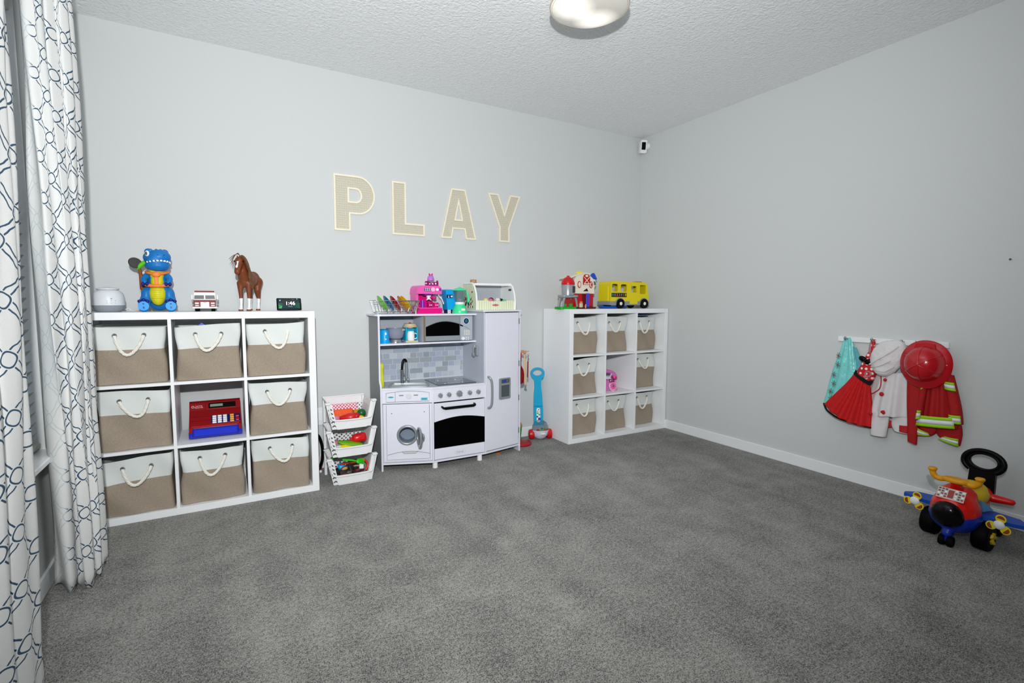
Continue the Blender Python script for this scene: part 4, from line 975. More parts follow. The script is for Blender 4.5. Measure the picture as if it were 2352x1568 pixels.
# dinosaur
t = thing('toy_dinosaur', 'blue toy dinosaur with a yellow belly and orange harness sitting on the shelf', 'toy dinosaur', (-3.878, -.24, SZ))
dino = mat('dino_blue', '#0A74C0', .45, noise=(120, .12), bump=(90, .3, .002)); dinoy = mat('dino_yellow', '#D9D216', .5, bump=(60, .3, .002)); dnavy = mat('claw_navy', '#0A1478', .35); dor = mat('harness_orange', '#EE8438', .5); dbr = mat('backpack_brown', '#8A4818', .6)
m = MB()
m.ell((.0, .005, .115), (.054, .055, .075)).ell((0, .010, .175), (.048, .045, .06)).limb([(0, .012, .19), (0, .010, .235)], [.040, .036])
for s in (-1, 1):
    m.ell((s*.052, -.005, .088), (.027, .042, .050)); m.limb([(s*.053, -.030, .065), (s*.058, -.050, .028)], [.023, .021])
    m.ell((s*.062, -.062, .034), (.028, .014, .036)).limb([(s*.056, -.02, .07), (s*.062, -.055, .035)], [.027, .025])
m.ell((0, .05, .05), (.05, .05, .045)).limb([(0, .07, .04), (.02, .13, .03)], [.035, .014])
m.build('body', dino, t, remesh=.0045, relax=3)
HD = Matrix.Translation((.0, -.012, .276)) @ Matrix.Rotation(.38, 4, 'Z') @ Matrix.Diagonal((1.06, 1.04, 1.15, 1))
m = MB(HD)
m.ell((0, 0, .020), (.058, .058, .038)).ell((.006, -.030, .022), (.052, .045, .036)).ell((0, -.02, -.018), (.054, .052, .030)).ell((0, -.036, .004), (.054, .034, .03)).box((0, -.01, -.02), (.098, .080, .035), .012)
for s in (-1, 1): m.ell((s*.036, -.01, .046), (.018, .022, .016))
for i in range(4): m.ell((-.03+i*.02, -.045+abs(i-1.5)*.01, .056), (.006, .006, .005))
m.build('head', dino, t, remesh=.004, relax=2)
m = MB(HD)
m.tube([( .0565*math.sin(a), -.008-.066*math.cos(a), .004-.006*(abs(a)**1.5)) for a in [-1.3+i*.13 for i in range(21)]], .0018, 6)
m.build('mouth_line', dnavy, t)
m = MB(HD)
for i in range(9):
    a = -1.1+i*.275; p = Vector((.056*math.sin(a), -.009-.066*math.cos(a), .005-.006*(abs(a)**1.5))); w_ = .0065; tx = Vector((math.cos(a), math.sin(a), 0))
    m.ell(p+Vector((0, 0, -.002)), (w_*(.65+.35*math.cos(a)), .003, .0045), 10, 6)
m.build('teeth', wplastic, t)
MB(HD).ell((-.0475, -.030, .036), (.008, .012, .014), rot=(0, 0, .5)).build('eye_white', wplastic, t)
MB(HD).ell((-.0535, -.037, .036), (.004, .006, .008), rot=(0, 0, .5)).build('pupil', dkgrey, t)
for s in (-1, 1): MB(HD).ell((s*.014, -.073, .030), (.003, .002, .002)).build('nostril', dnavy, t)
m = MB(); m.ell((.0, -.022, .098), (.040, .044, .064)).ell((0, -.018, .165), (.032, .032, .045)).limb([(0, -.010, .20), (0, -.010, .236)], [.034, .038]); m.build('belly', dinoy, t, remesh=.0045, relax=2)
m = MB()
for i in range(7): m.tube([(.034*math.sin(a)*(1-.02*i), -.024-.0425*math.cos(a)*(1-.008*(i-3)**2), .075+i*.011) for a in [-1.1+j*.2 for j in range(12)]], .0009, 4)
m.build('belly_creases', mat('olive_line', '#8E8C10', .6), t)
MB().tube(catmull([(-.054, .015, .150), (-.045, -.044, .146), (0, -.066, .142), (.045, -.044, .146), (.054, .015, .150)], 5), .009, 8).build('waist_strap', dor, t, smooth=60)
MB().tube(catmull([(-.052, .02, .222), (-.038, -.032, .214), (0, -.050, .208), (.038, -.032, .214), (.052, .02, .222)], 5), .008, 8).build('chest_strap', dor, t, smooth=60)
MB().box((0, -.054, .176), (.018, .006, .055), .002).build('front_strap', dor, t)
MB().ell((0, -.056, .205), (.020, .008, .016)).build('buckle', dor, t)
for s in (-1, 1):
    m = MB(); m.limb(catmull([(s*.046, -.005, .200), (s*.058, -.022, .180), (s*.054, -.045, .160)], 3), [.017, .017, .017, .016, .015, .014, .012]); m.build('arm', dino, t, remesh=.0035, relax=2)
    for d_ in (-.009, .009): MB().ell((s*.052+d_, -.058, .152), (.0085, .009, .011)).build('claw', dnavy, t)
    m = MB()
    for k_ in (-1, 0, 1): m.ell((s*.062+k_*.017, -.066, .058+(.007 if k_ == 0 else 0)), (.0105, .009, .0095))
    m.build('toes', dnavy, t)
    MB().prism(circ(s*.062, .032, .025, 20), -.0785, -.074).build('sole', mat('sole_blue', '#2C9BE4', .5), t)
    MB().prism([(s*.062-.004, .020), (s*.062+.005, .018), (s*.062+.004, .028), (s*.062-.002, .030)], -.080, -.078).ell((s*.062, -.079, .044), (.004, .001, .003)).build('sole_marks', dnavy, t)
m = MB(); m.box((-.045, .045, .17), (.075, .05, .07), .015).limb([(-.075, .03, .13), (-.078, .03, .20), (-.082, .025, .245)], [.012, .010, .008]).limb([(-.07, .03, .14), (-.062, .0, .16)], [.010, .008]); m.build('backpack', dbr, t, remesh=.005, relax=2)
m = MB(); m.limb([(-.088, .02, .243), (-.074, .018, .258), (-.058, .015, .272)], [.012, .013, .012]); m.build('green_clip', mat('leaf_green', '#5FC813', .4), t, remesh=.004, relax=2)
MB().lathe([(.030, -.006), (.033, 0), (.030, .006), (.001, .008)], 32, axis='Y', sc=(1, .86)).build('black_disc', black, t, smooth=50, loc=(-.098, .012, .268)).rotation_euler = (0, .6, .2)

# toy fire truck
t = thing('toy_fire_truck', 'small white and red toy fire truck facing the room', 'toy truck', (-3.655, -.245, SZ))
wt_ = mat('truck_white', '#ECECE6', .35)
MB().box((0, .07, .060), (.112, .16, .072), .004).box((0, .0, .086), (.112, .10, .045), .005).build('body', wt_, t, smooth=0)
MB().box((0, -.0505, .042), (.108, .006, .036), .002).box((0, -.0495, .0625), (.110, .006, .004)).build('front_grille_panel', dred, t, smooth=0)
MB().box((0, -.055, .040), (.044, .006, .030), .002).build('grille', mat('grille_white', '#D9DBDD', .3), t)
for s in (-1, 1):
    MB().box((s*.039, -.055, .047), (.020, .005, .009), .002).box((s*.039, -.055, .034), (.020, .005, .006), .002).build('headlight', wplastic, t)
    MB().prism([(s*.003, .071), (s*.051, .071), (s*.049, .093), (s*.003, .093)], -.0515, -.049).build('windscreen', mat('smoked_glass', '#30363C', .3, spec=.2), t, smooth=0)
    MB().box((s*.062, -.035, .082), (.008, .012, .026), .002).build('mirror', wt_, t)
    MB().box((s*.060, -.035, .060), (.010, .010, .012), .002).build('side_step', grey, t)
    for y in (-.015, .11): MB().cyl((s*.050, y, .014), (s*.030, y, .014), .014, n=20).build('wheel', rubber, t)
MB().box((0, -.056, .022), (.124, .014, .010), .003).build('bumper', wt_, t)
MB().ell((0, -.059, .028), (.006, .003, .005)).build('badge', wplastic, t)
MB().box((0, -.030, .1145), (.098, .02, .008), .002).build('light_bar', dred, t)
MB().box((0, -.0585, .051), (.016, .001, .002)).build('grille_slot', dkgrey, t, smooth=0)

# toy horse : front end toward the camera and slightly left
t = thing('toy_horse', 'chestnut toy horse with a white blaze and white socks', 'toy horse', (-3.422, -.20, SZ), math.radians(-19))
hb_ = mat('chestnut_coat', '#743A1C', .45, noise=(30, .18))
N, L, b = nodes(hb_); tc = N.new('ShaderNodeTexCoord'); sp = N.new('ShaderNodeSeparateXYZ'); L.new(tc.outputs['Object'], sp.inputs[0])
base = [l for l in L if l.to_socket == b.inputs['Base Color']][0].from_socket
m1 = N.new('ShaderNodeMix'); m1.data_type = 'RGBA'; L.new(base, m1.inputs[6]); m1.inputs[7].default_value = lin('#E9E8EA')
nzz = N.new('ShaderNodeTexNoise'); nzz.inputs['Scale'].default_value = 60; L.new(tc.outputs['Object'], nzz.inputs[0])
L.new(mathn(N, L, 'LESS_THAN', mathn(N, L, 'ADD', sp.outputs[2], mathn(N, L, 'MULTIPLY', nzz.outputs['Fac'], .008)), .079), m1.inputs[0])
m2 = N.new('ShaderNodeMix'); m2.data_type = 'RGBA'; L.new(m1.outputs[2], m2.inputs[6]); m2.inputs[7].default_value = lin('#7A4428'); L.new(mathn(N, L, 'LESS_THAN', sp.outputs[2], .011), m2.inputs[0])
L.new(m2.outputs[2], b.inputs['Base Color'])
m = MB()
m.ell((0, -.045, .190), (.037, .055, .050)).ell((0, .03, .190), (.039, .07, .047)).ell((0, .085, .195), (.039, .045, .050)).ell((0, -.075, .185), (.033, .035, .046))
m.limb([(0, -.080, .200), (-.004, -.105, .240), (-.008, -.110, .275)], [.036, .028, .023])
for s in (-1, 1):
    m.limb([(s*.022, -.080, .165), (s*.023, -.084, .120), (s*.022, -.082, .090), (s*.022, -.083, .040), (s*.022, -.090, .012)], [.022, .013, .0115, .0078, .0095])
    m.lathe([(.0145, 0), (.012, .014), (.010, .018)], 14, c=(s*.022, -.094, 0))
    m.limb([(s*.022, .095, .180), (s*.024, .080, .130), (s*.023, .105, .088), (s*.023, .098, .040), (s*.023, .090, .012)], [.032, .020, .0115, .008, .0095])
    m.lathe([(.0145, 0), (.012, .014), (.010, .018)], 14, c=(s*.023, .086, 0))
m.limb([(-.010, -.112, .297), (-.012, -.140, .262), (-.013, -.158, .232)], [.026, .0205, .0165]).ell((-.011, -.118, .292), (.026, .030, .030)).ell((-.013, -.158, .228), (.0165, .015, .016))
for s in (-1, 1): m.limb([(-.010+s*.013, -.108, .308), (-.010+s*.018, -.108, .330)], [.008, .002])
m.build('body', hb_, t, remesh=.0035, relax=3)
mane = mat('mane_brown', '#6B4A30', .7, noise=(160, .35), bump=(200, .8, .003))
m = MB(); rh = random.Random(5)
for i in range(26):
    f_ = i/25; y0 = -.128+.062*f_; z0 = .318-.07*f_
    m.tube(catmull([(-.006, y0, z0), (.012, y0-.004, z0+.004), (.034+rh.uniform(-.003, .003), y0+.0-rh.uniform(0, .01), z0-.030), (.040+rh.uniform(-.004, .004), y0+.004, z0-.075-rh.uniform(0, .03)), (.036+rh.uniform(-.004, .004), y0+.004, z0-.11-rh.uniform(0, .02))], 4), [.006]*8+[.005]*5+[.004, .003, .002, .001], 6)
m.build('mane', mane, t, smooth=60)
m = MB()
for k_ in range(4): m.tube(catmull([(-.006, -.118, .318), (-.022, -.112, .335+k_*.002), (-.050, -.105, .326-k_*.006), (-.075+k_*.006, -.100, .305-k_*.010)], 4), [.0016]*12+[.0006], 5)
m.build('forelock', mane, t, smooth=60)
HB = Matrix.Translation((-.0115, -.153, .276)) @ Matrix.Rotation(math.radians(-32), 4, 'X')
MB(HB).ell((-.001, 0, .016), (.0065, .0035, .011)).ell((0, -.002, -.004), (.004, .003, .014)).ell((0, -.006, -.022), (.0065, .004, .011)).build('blaze', mat('blaze_white', '#EFEFEF', .5), t)
for s in (-1, 1): MB().ell((-.011+s*.0235, -.132, .292), (.004, .005, .005)).build('eye', black, t)
m = MB()
for i in range(8): m.tube(catmull([(0, .122, .215), (rh.uniform(-.006, .006), .140, .19), (rh.uniform(-.008, .008), .142, .13), (rh.uniform(-.008, .008), .135, .085)], 4), [.007]*8+[.005, .004, .003, .002, .001], 6)
m.build('tail', mane, t, smooth=60)

# smart display
t = thing('smart_display', 'small black smart display showing the time 1:46', 'smart display', (-3.208, -.285, SZ), math.radians(4))
TX = Matrix.Rotation(math.radians(-8), 4, 'X')
MB(TX).box((0, 0, .041), (.142, .010, .076), .004).build('bezel', black, t)
MB().prism([(-.004, .002), (.065, .002), (.030, .055), (.002, .070)], -.05, .05, 'X').build('speaker_body', mat('charcoal_fabric', '#2A2D31', .8), t)
scr = mat('display_glow', '#12262A', .2, emit=('#14343A', .8))
MB(TX).box((0, -.0052, .043), (.124, .001, .060)).build('screen', scr, t, smooth=0)
lf = mat('display_leaf', '#2F8A46', .3, emit=('#2C8A40', .55)); lf2 = mat('display_leaf_dark', '#17573A', .3, emit=('#14563A', .5))
LV = [(catmull([(.005, .066), (.02, .072), (.04, .066), (.052, .050), (.030, .058), (.015, .064)], 3, True), lf), ([(-.061, .016), (-.045, .014), (-.040, .030), (-.061, .040)], lf)]
for z_ in range(5): LV.append(([(-.061, .020+z_*.006), (-.030, .036+z_*.003), (-.061, .024+z_*.006)], lf2)); LV.append(([(.061, .016+z_*.007), (.022, .026+z_*.004), (.061, .020+z_*.007)], lf2))
for i, (pl, mm_) in enumerate(LV): MB(TX).prism(pl, -.0063-.00008*i, -.0058).build('leaf_picture', mm_, t, smooth=0)
wg = mat('display_white', '#FFFFFF', .4, emit=('#FFFFFF', .5))
def ttext(s_, sz, x, z, **k):
    o = text_obj('clock_digits', s_, sz, wg, t, (0, 0, 0), ext=.0003, **k); o.location = TX @ Vector((x, -.0068, z)); o.rotation_euler = (PI/2-math.radians(8), 0, 0); return o
ttext('1:46', .034, .006, .046, bold=.0003)
MB(TX).box((-.044, -.0066, .064), (.020, .0006, .006), .0002).build('weather_mark', wg, t, smooth=0); MB(TX).box((.006, -.0066, .026), (.026, .0006, .0022)).build('date_mark', mat('date_grey', '#7FA39C', .4, emit=('#7FA39C', .2)), t, smooth=0)
MB(TX).cyl((.046, -.0055, .073), (.046, -.0062, .073), .0022, n=10).build('camera_dot', wplastic, t)

# ================================================================ toy cash register in the empty cell
t = thing('toy_cash_register', 'red and blue toy cash register in the open middle cell of the shelf', 'cash register', (-3.628, -.235, .398))
regr = mat('register_red', '#8E0A10', .3, coat=.2); regb = mat('register_blue', '#0A1FA8', .35)
w2 = .134
MB().prism([(-.115, 0), (-.115, .030), (-.095, .034), (.10, .034), (.10, 0)], -w2, w2, 'X').build('base', regb, t, smooth=0)
MB().box((0, -.112, .030), (.232, .02, .048), .004).build('cash_drawer', regb, t)
MB().box((0, -.1225, .031), (.214, .003, .034), .001).build('drawer_panel', mat('register_blue_light', '#1430C8', .35), t)
MB().prism([(-.103, .034), (-.103, .062), (.010, .135), (.035, .175), (.060, .183), (.10, .160), (.10, .034)], -w2+.002, w2-.002, 'X').box((-w2+.013, -.107, .045), (.022, .014, .034), .002).box((w2-.013, -.107, .045), (.022, .014, .034), .002).build('housing', regr, t, smooth=0)
sl = math.atan2(.175-.135, .035-.010)
def RP(p0, p1):  # frame on a sloped panel: x right, z up along the slope, -y outward
    d = Vector((0, p1[0]-p0[0], p1[1]-p0[1])); a = math.atan2(d.z, d.y)
    return Matrix.Translation((0, p0[0], p0[1])) @ Matrix.Rotation(a-PI/2, 4, 'X'), d.length
KP, kl = RP((-.099, .0646), (.010, .135)); kl = .084; DP, dl = RP((.010, .135), (.035, .175)); LPp, ll = RP((-.103, .062), (-.060, .088))
MB(DP).box((.036, -.001, dl/2), (.150, .004, .040), .001).build('display_surround', regr, t)
MB(DP).box((.036, -.003, dl/2), (.142, .003, .033), .001).build('display_window', black, t)
MB(DP).box((.006, -.005, dl/2), (.066, .002, .016), .0005).build('lcd', mat('lcd_green', '#7E9A86', .4), t)
MB(DP).box((-.052, -.0005, dl/2-.002), (.002, .003, .046)).build('groove', dred, t)
for tx_, z_ in (('Learning', .004), ('Resources', -.006)):
    o = text_obj('logo_print', tx_, .0098, mat('print_pale', '#F2DDE2', .5), t, (0, 0, 0)); o.location = DP @ Vector((-.084, -.002, dl/2+z_)); o.rotation_euler = (DP.to_euler().x+PI/2, 0, 0)
MB(DP).torus((-.114, -.002, dl/2), .006, .0012, 'Y', 20, 6).build('logo_ring', MATS['print_pale'], t)
MB(KP).box((.052, -.001, kl/2), (.150, .003, .066), .001).build('keypad_panel', mat('keypad_navy', '#14145E', .4), t)
for c in range(4):
    for r in range(4):
        MB(KP).box(((-.006+c*.027) if c < 3 else .084, -.004, .016+r*.0165), (.021, .006, .0125), .002).build('key', [wplastic, mat('amber_key', '#E9A40C', .4)][c == 3], t, smooth=0)
MB(KP).box((.112, -.003, .03), (.018, .004, .024), .002).box((.112, -.003, .055), (.018, .004, .012), .002).build('red_keys', red, t)
MB().box((0, -.104, .064), (.240, .006, .004), .001).build('front_edge', mat('edge_red', '#D4232C', .3), t)
MB(KP).box((-.078, .0, kl/2), (.10, .002, .003)).box((-.078, 0, kl*.9), (.10, .002, .003)).build('receipt_slot', dred, t)

# ================================================================ things on the right shelf
t = thing('toy_farm', 'red and white toy barn with a silver silo on the corner shelf', 'toy farm', (-.93, -.235, SZ))
cr_ = mat('barn_cream', '#EAE4D2', .45); br_ = mat('barn_red', '#B80C14', .4); sil = mat('silo_silver', '#A4A9AE', .3, .4); brn = mat('barn_brown', '#4A1F0C', .6)
MB().prism([(-.165, 0), (.10, 0), (.14, .0), (.15, .016), (-.16, .016)], -.07, .09).build('base', brn, t)
MB().prism([(-.075, .015), (.135, .015), (.138, .135), (-.075, .135)], -.04, .085).build('barn_lower', br_, t, smooth=0)
m = MB(); m.prism([(-.080, .130), (.145, .130), (.145, .20), (.125, .262), (.075, .295), (.0, .298), (-.045, .285), (-.070, .245), (-.080, .20)], -.045, .09).box((.03, -.046, .133), (.23, .006, .008), .002); m.build('barn_upper', cr_, t, smooth=20)
MB().prism(catmull([(-.125, .262), (-.05, .290), (.03, .306), (.09, .300), (.085, .292), (.02, .297), (-.05, .280), (-.118, .254)], 3, True), -.055, .095).build('roof', cr_, t, smooth=40)
dg = MB(); dg.prism([(.020, .205), (.092, .205), (.092, .268), (.08, .288), (.056, .294), (.032, .288), (.020, .268)], -.052, -.045); dgo = dg.build('hay_door', br_, t, smooth=0)
m = MB()
for p in (((.026, .212), (.086, .270)), ((.086, .212), (.026, .270))):
    m.tube([(p[0][0], -.053, p[0][1]), (p[1][0], -.053, p[1][1])], .0028, 6)
m.build('door_cross', cr_, dgo)
MB().box((.056, -.053, .212), (.06, .003, .008)).ell((.056, -.053, .279), (.016, .003, .010)).build('door_trim', cr_, dgo)
for x in (-.018, .108):
    MB().ell((x, -.0455, .205), (.020, .006, .030)).build('window_disc', br_, t)
    MB().ell((x, -.0495, .205), (.014, .004, .023)).build('window_inner', mat('window_peach', '#E9C9B8', .5), t)
    MB().prism([(x, .187), (x+.008, .205), (x, .223), (x-.008, .205)], -.0555, -.052).build('window_cross', cr_ if x < 0 else br_, t)
MB().prism([(.02, .150)]+arc(.050, .158, .026, .018, 0, 180, 8)+[(.02, .150)][:0]+[(.024, .15), (.076, .15)], -.049, -.044).build('name_arch', cr_, t)
MB().ell((.052, -.049, .158), (.007, .003, .007)).build('arch_mark', brn, t)
MB().prism([(.020, .016), (.055, .016), (.055, .132), (.020, .132)], -.046, -.039).build('open_door_dark', mat('barn_dark_red', '#6E060B', .6), t)
bd = MB().box((.060, -.062, .075), (.034, .006, .115), .001).build('blue_gate', mat('gate_blue', '#2456D8', .4), t, smooth=0)
MB().tube([(.046, -.067, .03), (.074, -.067, .12)], .0025, 6).tube([(.074, -.067, .03), (.046, -.067, .12)], .0025, 6).build('gate_cross', purple, bd)
MB().box((.10, -.05, .07), (.05, .010, .10), .002).build('barn_door', br_, t)
MB().prism(catmull([(.115, .268), (.13, .30), (.155, .305), (.175, .275), (.185, .255), (.160, .250), (.145, .255)], 3, True), -.03, -.018).build('weather_vane', mat('vane_blue', '#1450BE', .4), t)
MB().prism([(.140, .255), (.160, .250), (.172, .215), (.155, .185), (.135, .190), (.143, .215)], -.035, -.02).build('bell_bracket', cr_, t)
MB().lathe([(.016, 0), (.014, .012), (.008, .028), (.002, .032)], 16, c=(.150, -.036, .205)).build('bell', mat('pewter', '#5E6A66', .3, .5), t, smooth=50)
m = MB(); m.prism([(-.012, .300), (-.006, .314), (.01, .308), (.02, .320), (.032, .308), (.048, .316), (.052, .302), (.03, .297), (.0, .296)], -.01, .02); m.build('rooster_perch', mat('sun_yellow', '#F3E20A', .4), t)
# silo on green base
MB().prism(rrect(-.110, -.055, .055, .055, .02), 0, .018, 'Z').box((-.050, -.02, .03), (.022, .03, .028), .003).box((.010, -.02, .03), (.022, .03, .028), .003).build('green_base', mat('farm_green', '#0FA020', .4), t, smooth=30).location = (-.120, -.03, 0)
SX = Matrix.Translation((-.128, -.035, 0))
m = MB(SX)
for s in (-1, 1):
    for yy in (-.03, .03): m.tube(catmull([(s*.074, yy, .018), (s*.066, yy, .06), (s*.056, yy, .095)], 4), .009, 8)
m.box((0, 0, .105), (.150, .095, .022), .006); m.build('silo_stand', sil, t, smooth=40)
MB(SX).lathe([(.052, .115), (.052, .205), (.050, .208)], 36).build('silo_tank', sil, t, smooth=40)
MB(SX).box((.022, -.048, .163), (.032, .010, .055), .003).build('silo_sticker', mat('sticker_dark', '#3A3844', .4), t)
MB(SX).lathe([(.056, .202), (.057, .212), (.052, .230), (.040, .252), (.020, .264), (.012, .268), (.010, .276), (.001, .278)], 36).build('silo_dome', red, t, smooth=50)
MB().box((.165, .04, .035), (.05, .05, .045), .004).box((.175, .04, .008), (.06, .06, .014), .003).build('side_trough', mat('trough_grey', '#A3A29C', .5), t)
MB().box((-.023, -.078, .030), (.030, .020, .036), .004).box((-.022, -.078, .055), (.024, .018, .016), .003, m=1).build('feed_box', [mat('feed_cream', '#C9C6A8', .6), mat('feed_orange', '#E58022', .5)], t)
m = MB()
m.limb([(.018, -.088, .010), (.022, -.085, .035)], [.006, .006]).limb([(.018, -.09, .030), (.004, -.095, .022)], [.004, .003])
m.build('little_figure', mat('figure_tan', '#D9A06A', .5), t, remesh=.002, relax=1)

t = thing('toy_bus', 'yellow toy bus with black wheels on the corner shelf', 'toy bus', (-.405, -.20, SZ), math.radians(-1))
by = mat('bus_yellow', '#E5D20A', .4); bgr = mat('bus_grey', '#8C9296', .4)
prof = arc(-.165, .215, .028, .028, 180, 95, 5)+arc(.195, .198, .048, .040, 80, 8, 6)+[(.255, .10), (.252, .062), (-.195, .062)]
hx_ = [rrect(-.182, .150, -.114, .218, .014), rrect(-.080, .150, -.010, .216, .014), rrect(.040, .145, .104, .202, .004), rrect(.146, .132, .218, .212, .010)]
MB().prism(prof, -.085, -.075, holes=[h_[::-1] for h_ in hx_]).build('side_wall', by, t, smooth=30)
MB().prism(prof, .075, .085, holes=[h_[::-1] for h_ in hx_]).build('side_wall', by, t, smooth=30)
pr = arc(-.165, .215, .028, .028, 180, 95, 5)+arc(.195, .198, .048, .040, 80, 8, 6); inn_ = [(x*.97, z-.008) for x, z in pr]
MB().prism(pr+[(.255, .10), (.245, .10)]+inn_[::-1], -.076, .076).build('roof', by, t, smooth=40)
MB().prism([(-.193, .062), (-.193, .215), (-.183, .215), (-.183, .062)], -.076, .076).box((-.196, 0, .13), (.006, .11, .13), .003).build('rear_wall', by, t, smooth=30)
MB().box((.030, 0, .092), (.43, .15, .006)).build('floor_plate', mat('bus_inner', '#B59A12', .5), t, smooth=0)
MB().prism([(.024, .042), (.118, .042), (.118, .218), (.024, .218)], -.0885, -.085, holes=[rrect(.040, .145, .104, .202, .004)[::-1]]).build('door_panel', by, t, smooth=0)
MB().prism(rrect(-.205, .030, .262, .066, .006), -.088, .088).build('chassis', bgr, t, smooth=30)
MB().tube(catmull([(.25, -.08, .045), (.270, -.06, .040), (.272, 0, .040), (.270, .06, .040), (.25, .08, .045)], 4), .006, 8).build('front_bumper', bgr, t, smooth=60)
for x in (-.088, .195):
    MB().prism(arc(x, .046, .054, .050, 0, 180, 16)+[(x-.054, .040), (x+.054, .040)], -.090, -.084).build('wheel_arch', bgr, t, smooth=30)
    for s in (-1, 1):
        MB().lathe([(.026, -.012), (.041, -.014), (.044, -.008), (.044, .010), (.040, .014), (.026, .012)], 32, axis='Y', c=(x, s*.088, .0445)).build('wheel', black, t, smooth=40)
        MB().lathe([(.015, s*-.002), (.015, s*.014), (.009, s*.017), (.001, s*.015)], 24, axis='Y', c=(x, s*.088, .0445)).build('hub_cap', wplastic, t, smooth=40)
sg_ = MB().prism(rrect(-.186, .103, -.012, .139, .003), -.0875, -.085).build('number_sign', mat('sign_black', '#0E0C10', .4), t, smooth=0)
for i, (ch, hc) in enumerate(zip('0123450', ('#2BB89A', '#D8CFE0', '#E88A3C', '#D86A7A', '#4C9BD8', '#B04A3E', '#E8D23A'))):
    text_obj('number_print', ch, .031, mat('num_%d' % i, hc, .5), sg_, (-.173+i*.0246, -.0885, .121), ext=.0005, bold=.0006)
MB().box((.185, 0, .240), (.07, .07, .014), .005).build('roof_sign', mat('sign_red', '#B5232E', .4), t)
for x in (-.12, -.02, .10): MB().box((x, .02, .115), (.04, .07, .04), .006).build('seat', mat('seat_yellow', '#C9B010', .5), t)
MB().ell((-.150, -.0855, .205), (.003, .002, .003)).build('screw', dkgrey, t)
m = tag(MB().lathe([(.002, .003), (.11, .003), (.125, .014), (.127, .022), (.122, .022), (.11, .010), (.002, .010)], 40, sc=(1.25, .62)).build('toy_tray', mat('tray_blue', '#0B55C4', .35), loc=(-.505, -.20, SZ-.002), smooth=40), 'blue plastic toy tray lying under the yellow toy bus', 'tray')

t = thing('toy_telephone', 'pink toy telephone with a round dial in the open cell of the corner shelf', 'toy telephone', (-.590, -.225, .390), math.radians(-12))
pl_ = mat('phone_pink', '#D873B8', .35)
MB().prism([(-.075, 0), (.080, 0), (.060, .095), (-.055, .095)], -.07, .06).build('base', pl_, t, smooth=30)
m = MB(); m.limb(catmull([(-.085, 0, .118), (-.06, 0, .150), (0, 0, .165), (.06, 0, .150), (.088, 0, .118)], 3), [.022]*3+[.018]*7+[.022]*3); m.build('handset', pl_, t, remesh=.005, relax=2)
for s in (-1, 1): MB().lathe([(.022, 0), (.026, .008), (.024, .02)], 20, c=(s*.086, 0, .096)).build('earpiece', hot, t)
MB().prism([(-.03, .10), (.03, .10), (.022, .115), (.040, .148), (.033, .150), (.016, .122), (-.016, .122), (-.033, .150), (-.040, .148), (-.022, .115)], -.045, -.03).build('cradle', lil, t)
DX = Matrix.Translation((.028, -.078, .042)) @ Matrix.Rotation(math.radians(-8), 4, 'X')
MB(DX).lathe([(.042, 0), (.044, -.004), (.040, -.008), (.001, -.008)], 36, axis='Y', sc=(.9, 1), capb=False, capt=False).build('dial_ring', lil, t, smooth=50)
MB(DX).lathe([(.037, -.008), (.036, -.010), (.001, -.010)], 36, axis='Y', sc=(.9, 1), capb=False, capt=False).build('dial', hot, t)
m = MB(DX)
for i in range(12): m.ell((.9*.029*math.cos(i*PI/6), -.0105, .029*math.sin(i*PI/6)), (.0052, .0015, .0052), 10, 6)
m.build('dial_holes', lil, t)
MB(DX).cyl((0, -.010, 0), (0, -.012, 0), .018, n=24).build('dial_centre', lpink, t)
MB(DX).ell((0, -.012, 0), (.009, .001, .008)).build('centre_print', dkgrey, t)
MB().prism([(.02, .088), (.040, .108), (.046, .095), (.040, .074), (.020, .082), (0, .074), (-.006, .095), (0, .108)], -.086, -.070).build('bow', bowm, t, smooth=20)

# toys peeking out of bins
for nm, lab, loc, mt_, sh in (('toy_block', 'dark blue toy tip poking out of the top middle bin by the curtains', (XL+.56-.03, YL+.12, 1.035), blue, 0),
                     ('toy_ring', 'pink toy ring on top of the first bin in the corner shelf', (XR+.22, YR+.14, 1.030), lpink, 1),
                     ('picture_book', 'thin picture book lying on top of the last bin in the corner shelf', (XR+.90, YR+.20, 1.052), mat('book_cover', '#5B7FA8', .5), 2)):
    m = MB()
    if sh == 0: m.prism([(-.03, 0), (.03, 0), (.0, .022)], -.03, .03)
    elif sh == 1: m.torus((0, 0, .008), .035, .008, 'Z', 24, 8)
    else: m.box((0, 0, .003), (.19, .15, .006), .001).box((0, .0, .0065), (.185, .146, .001))
    tag(m.build(nm, mt_, loc=loc), lab, ['toy block', 'toy', 'book'][sh])

# ================================================================ basket tower
bk = mat('basket_white', '#E9EAEA', .4)
bkh = mat('basket_perforated', '#E6E3E4', .45)
N, L, b = nodes(bkh); uvn = N.new('ShaderNodeUVMap'); sp = N.new('ShaderNodeSeparateXYZ'); L.new(uvn.outputs[0], sp.inputs[0])
def cfr(v, k_, o): return mathn(N, L, 'ABSOLUTE', mathn(N, L, 'SUBTRACT', mathn(N, L, 'FRACT', mathn(N, L, 'ADD', mathn(N, L, 'MULTIPLY', v, k_), o)), .5))
d1 = mathn(N, L, 'ADD', cfr(sp.outputs[0], 38, 50.0), cfr(sp.outputs[1], 38, 50.0)); d2 = mathn(N, L, 'ADD', cfr(sp.outputs[0], 38, 50.5), cfr(sp.outputs[1], 38, 50.5))
hl = mathn(N, L, 'LESS_THAN', mathn(N, L, 'MINIMUM', d1, d2), .27)
inside = mathn(N, L, 'MULTIPLY', mathn(N, L, 'GREATER_THAN', sp.outputs[1], .03), mathn(N, L, 'LESS_THAN', sp.outputs[1], .115))
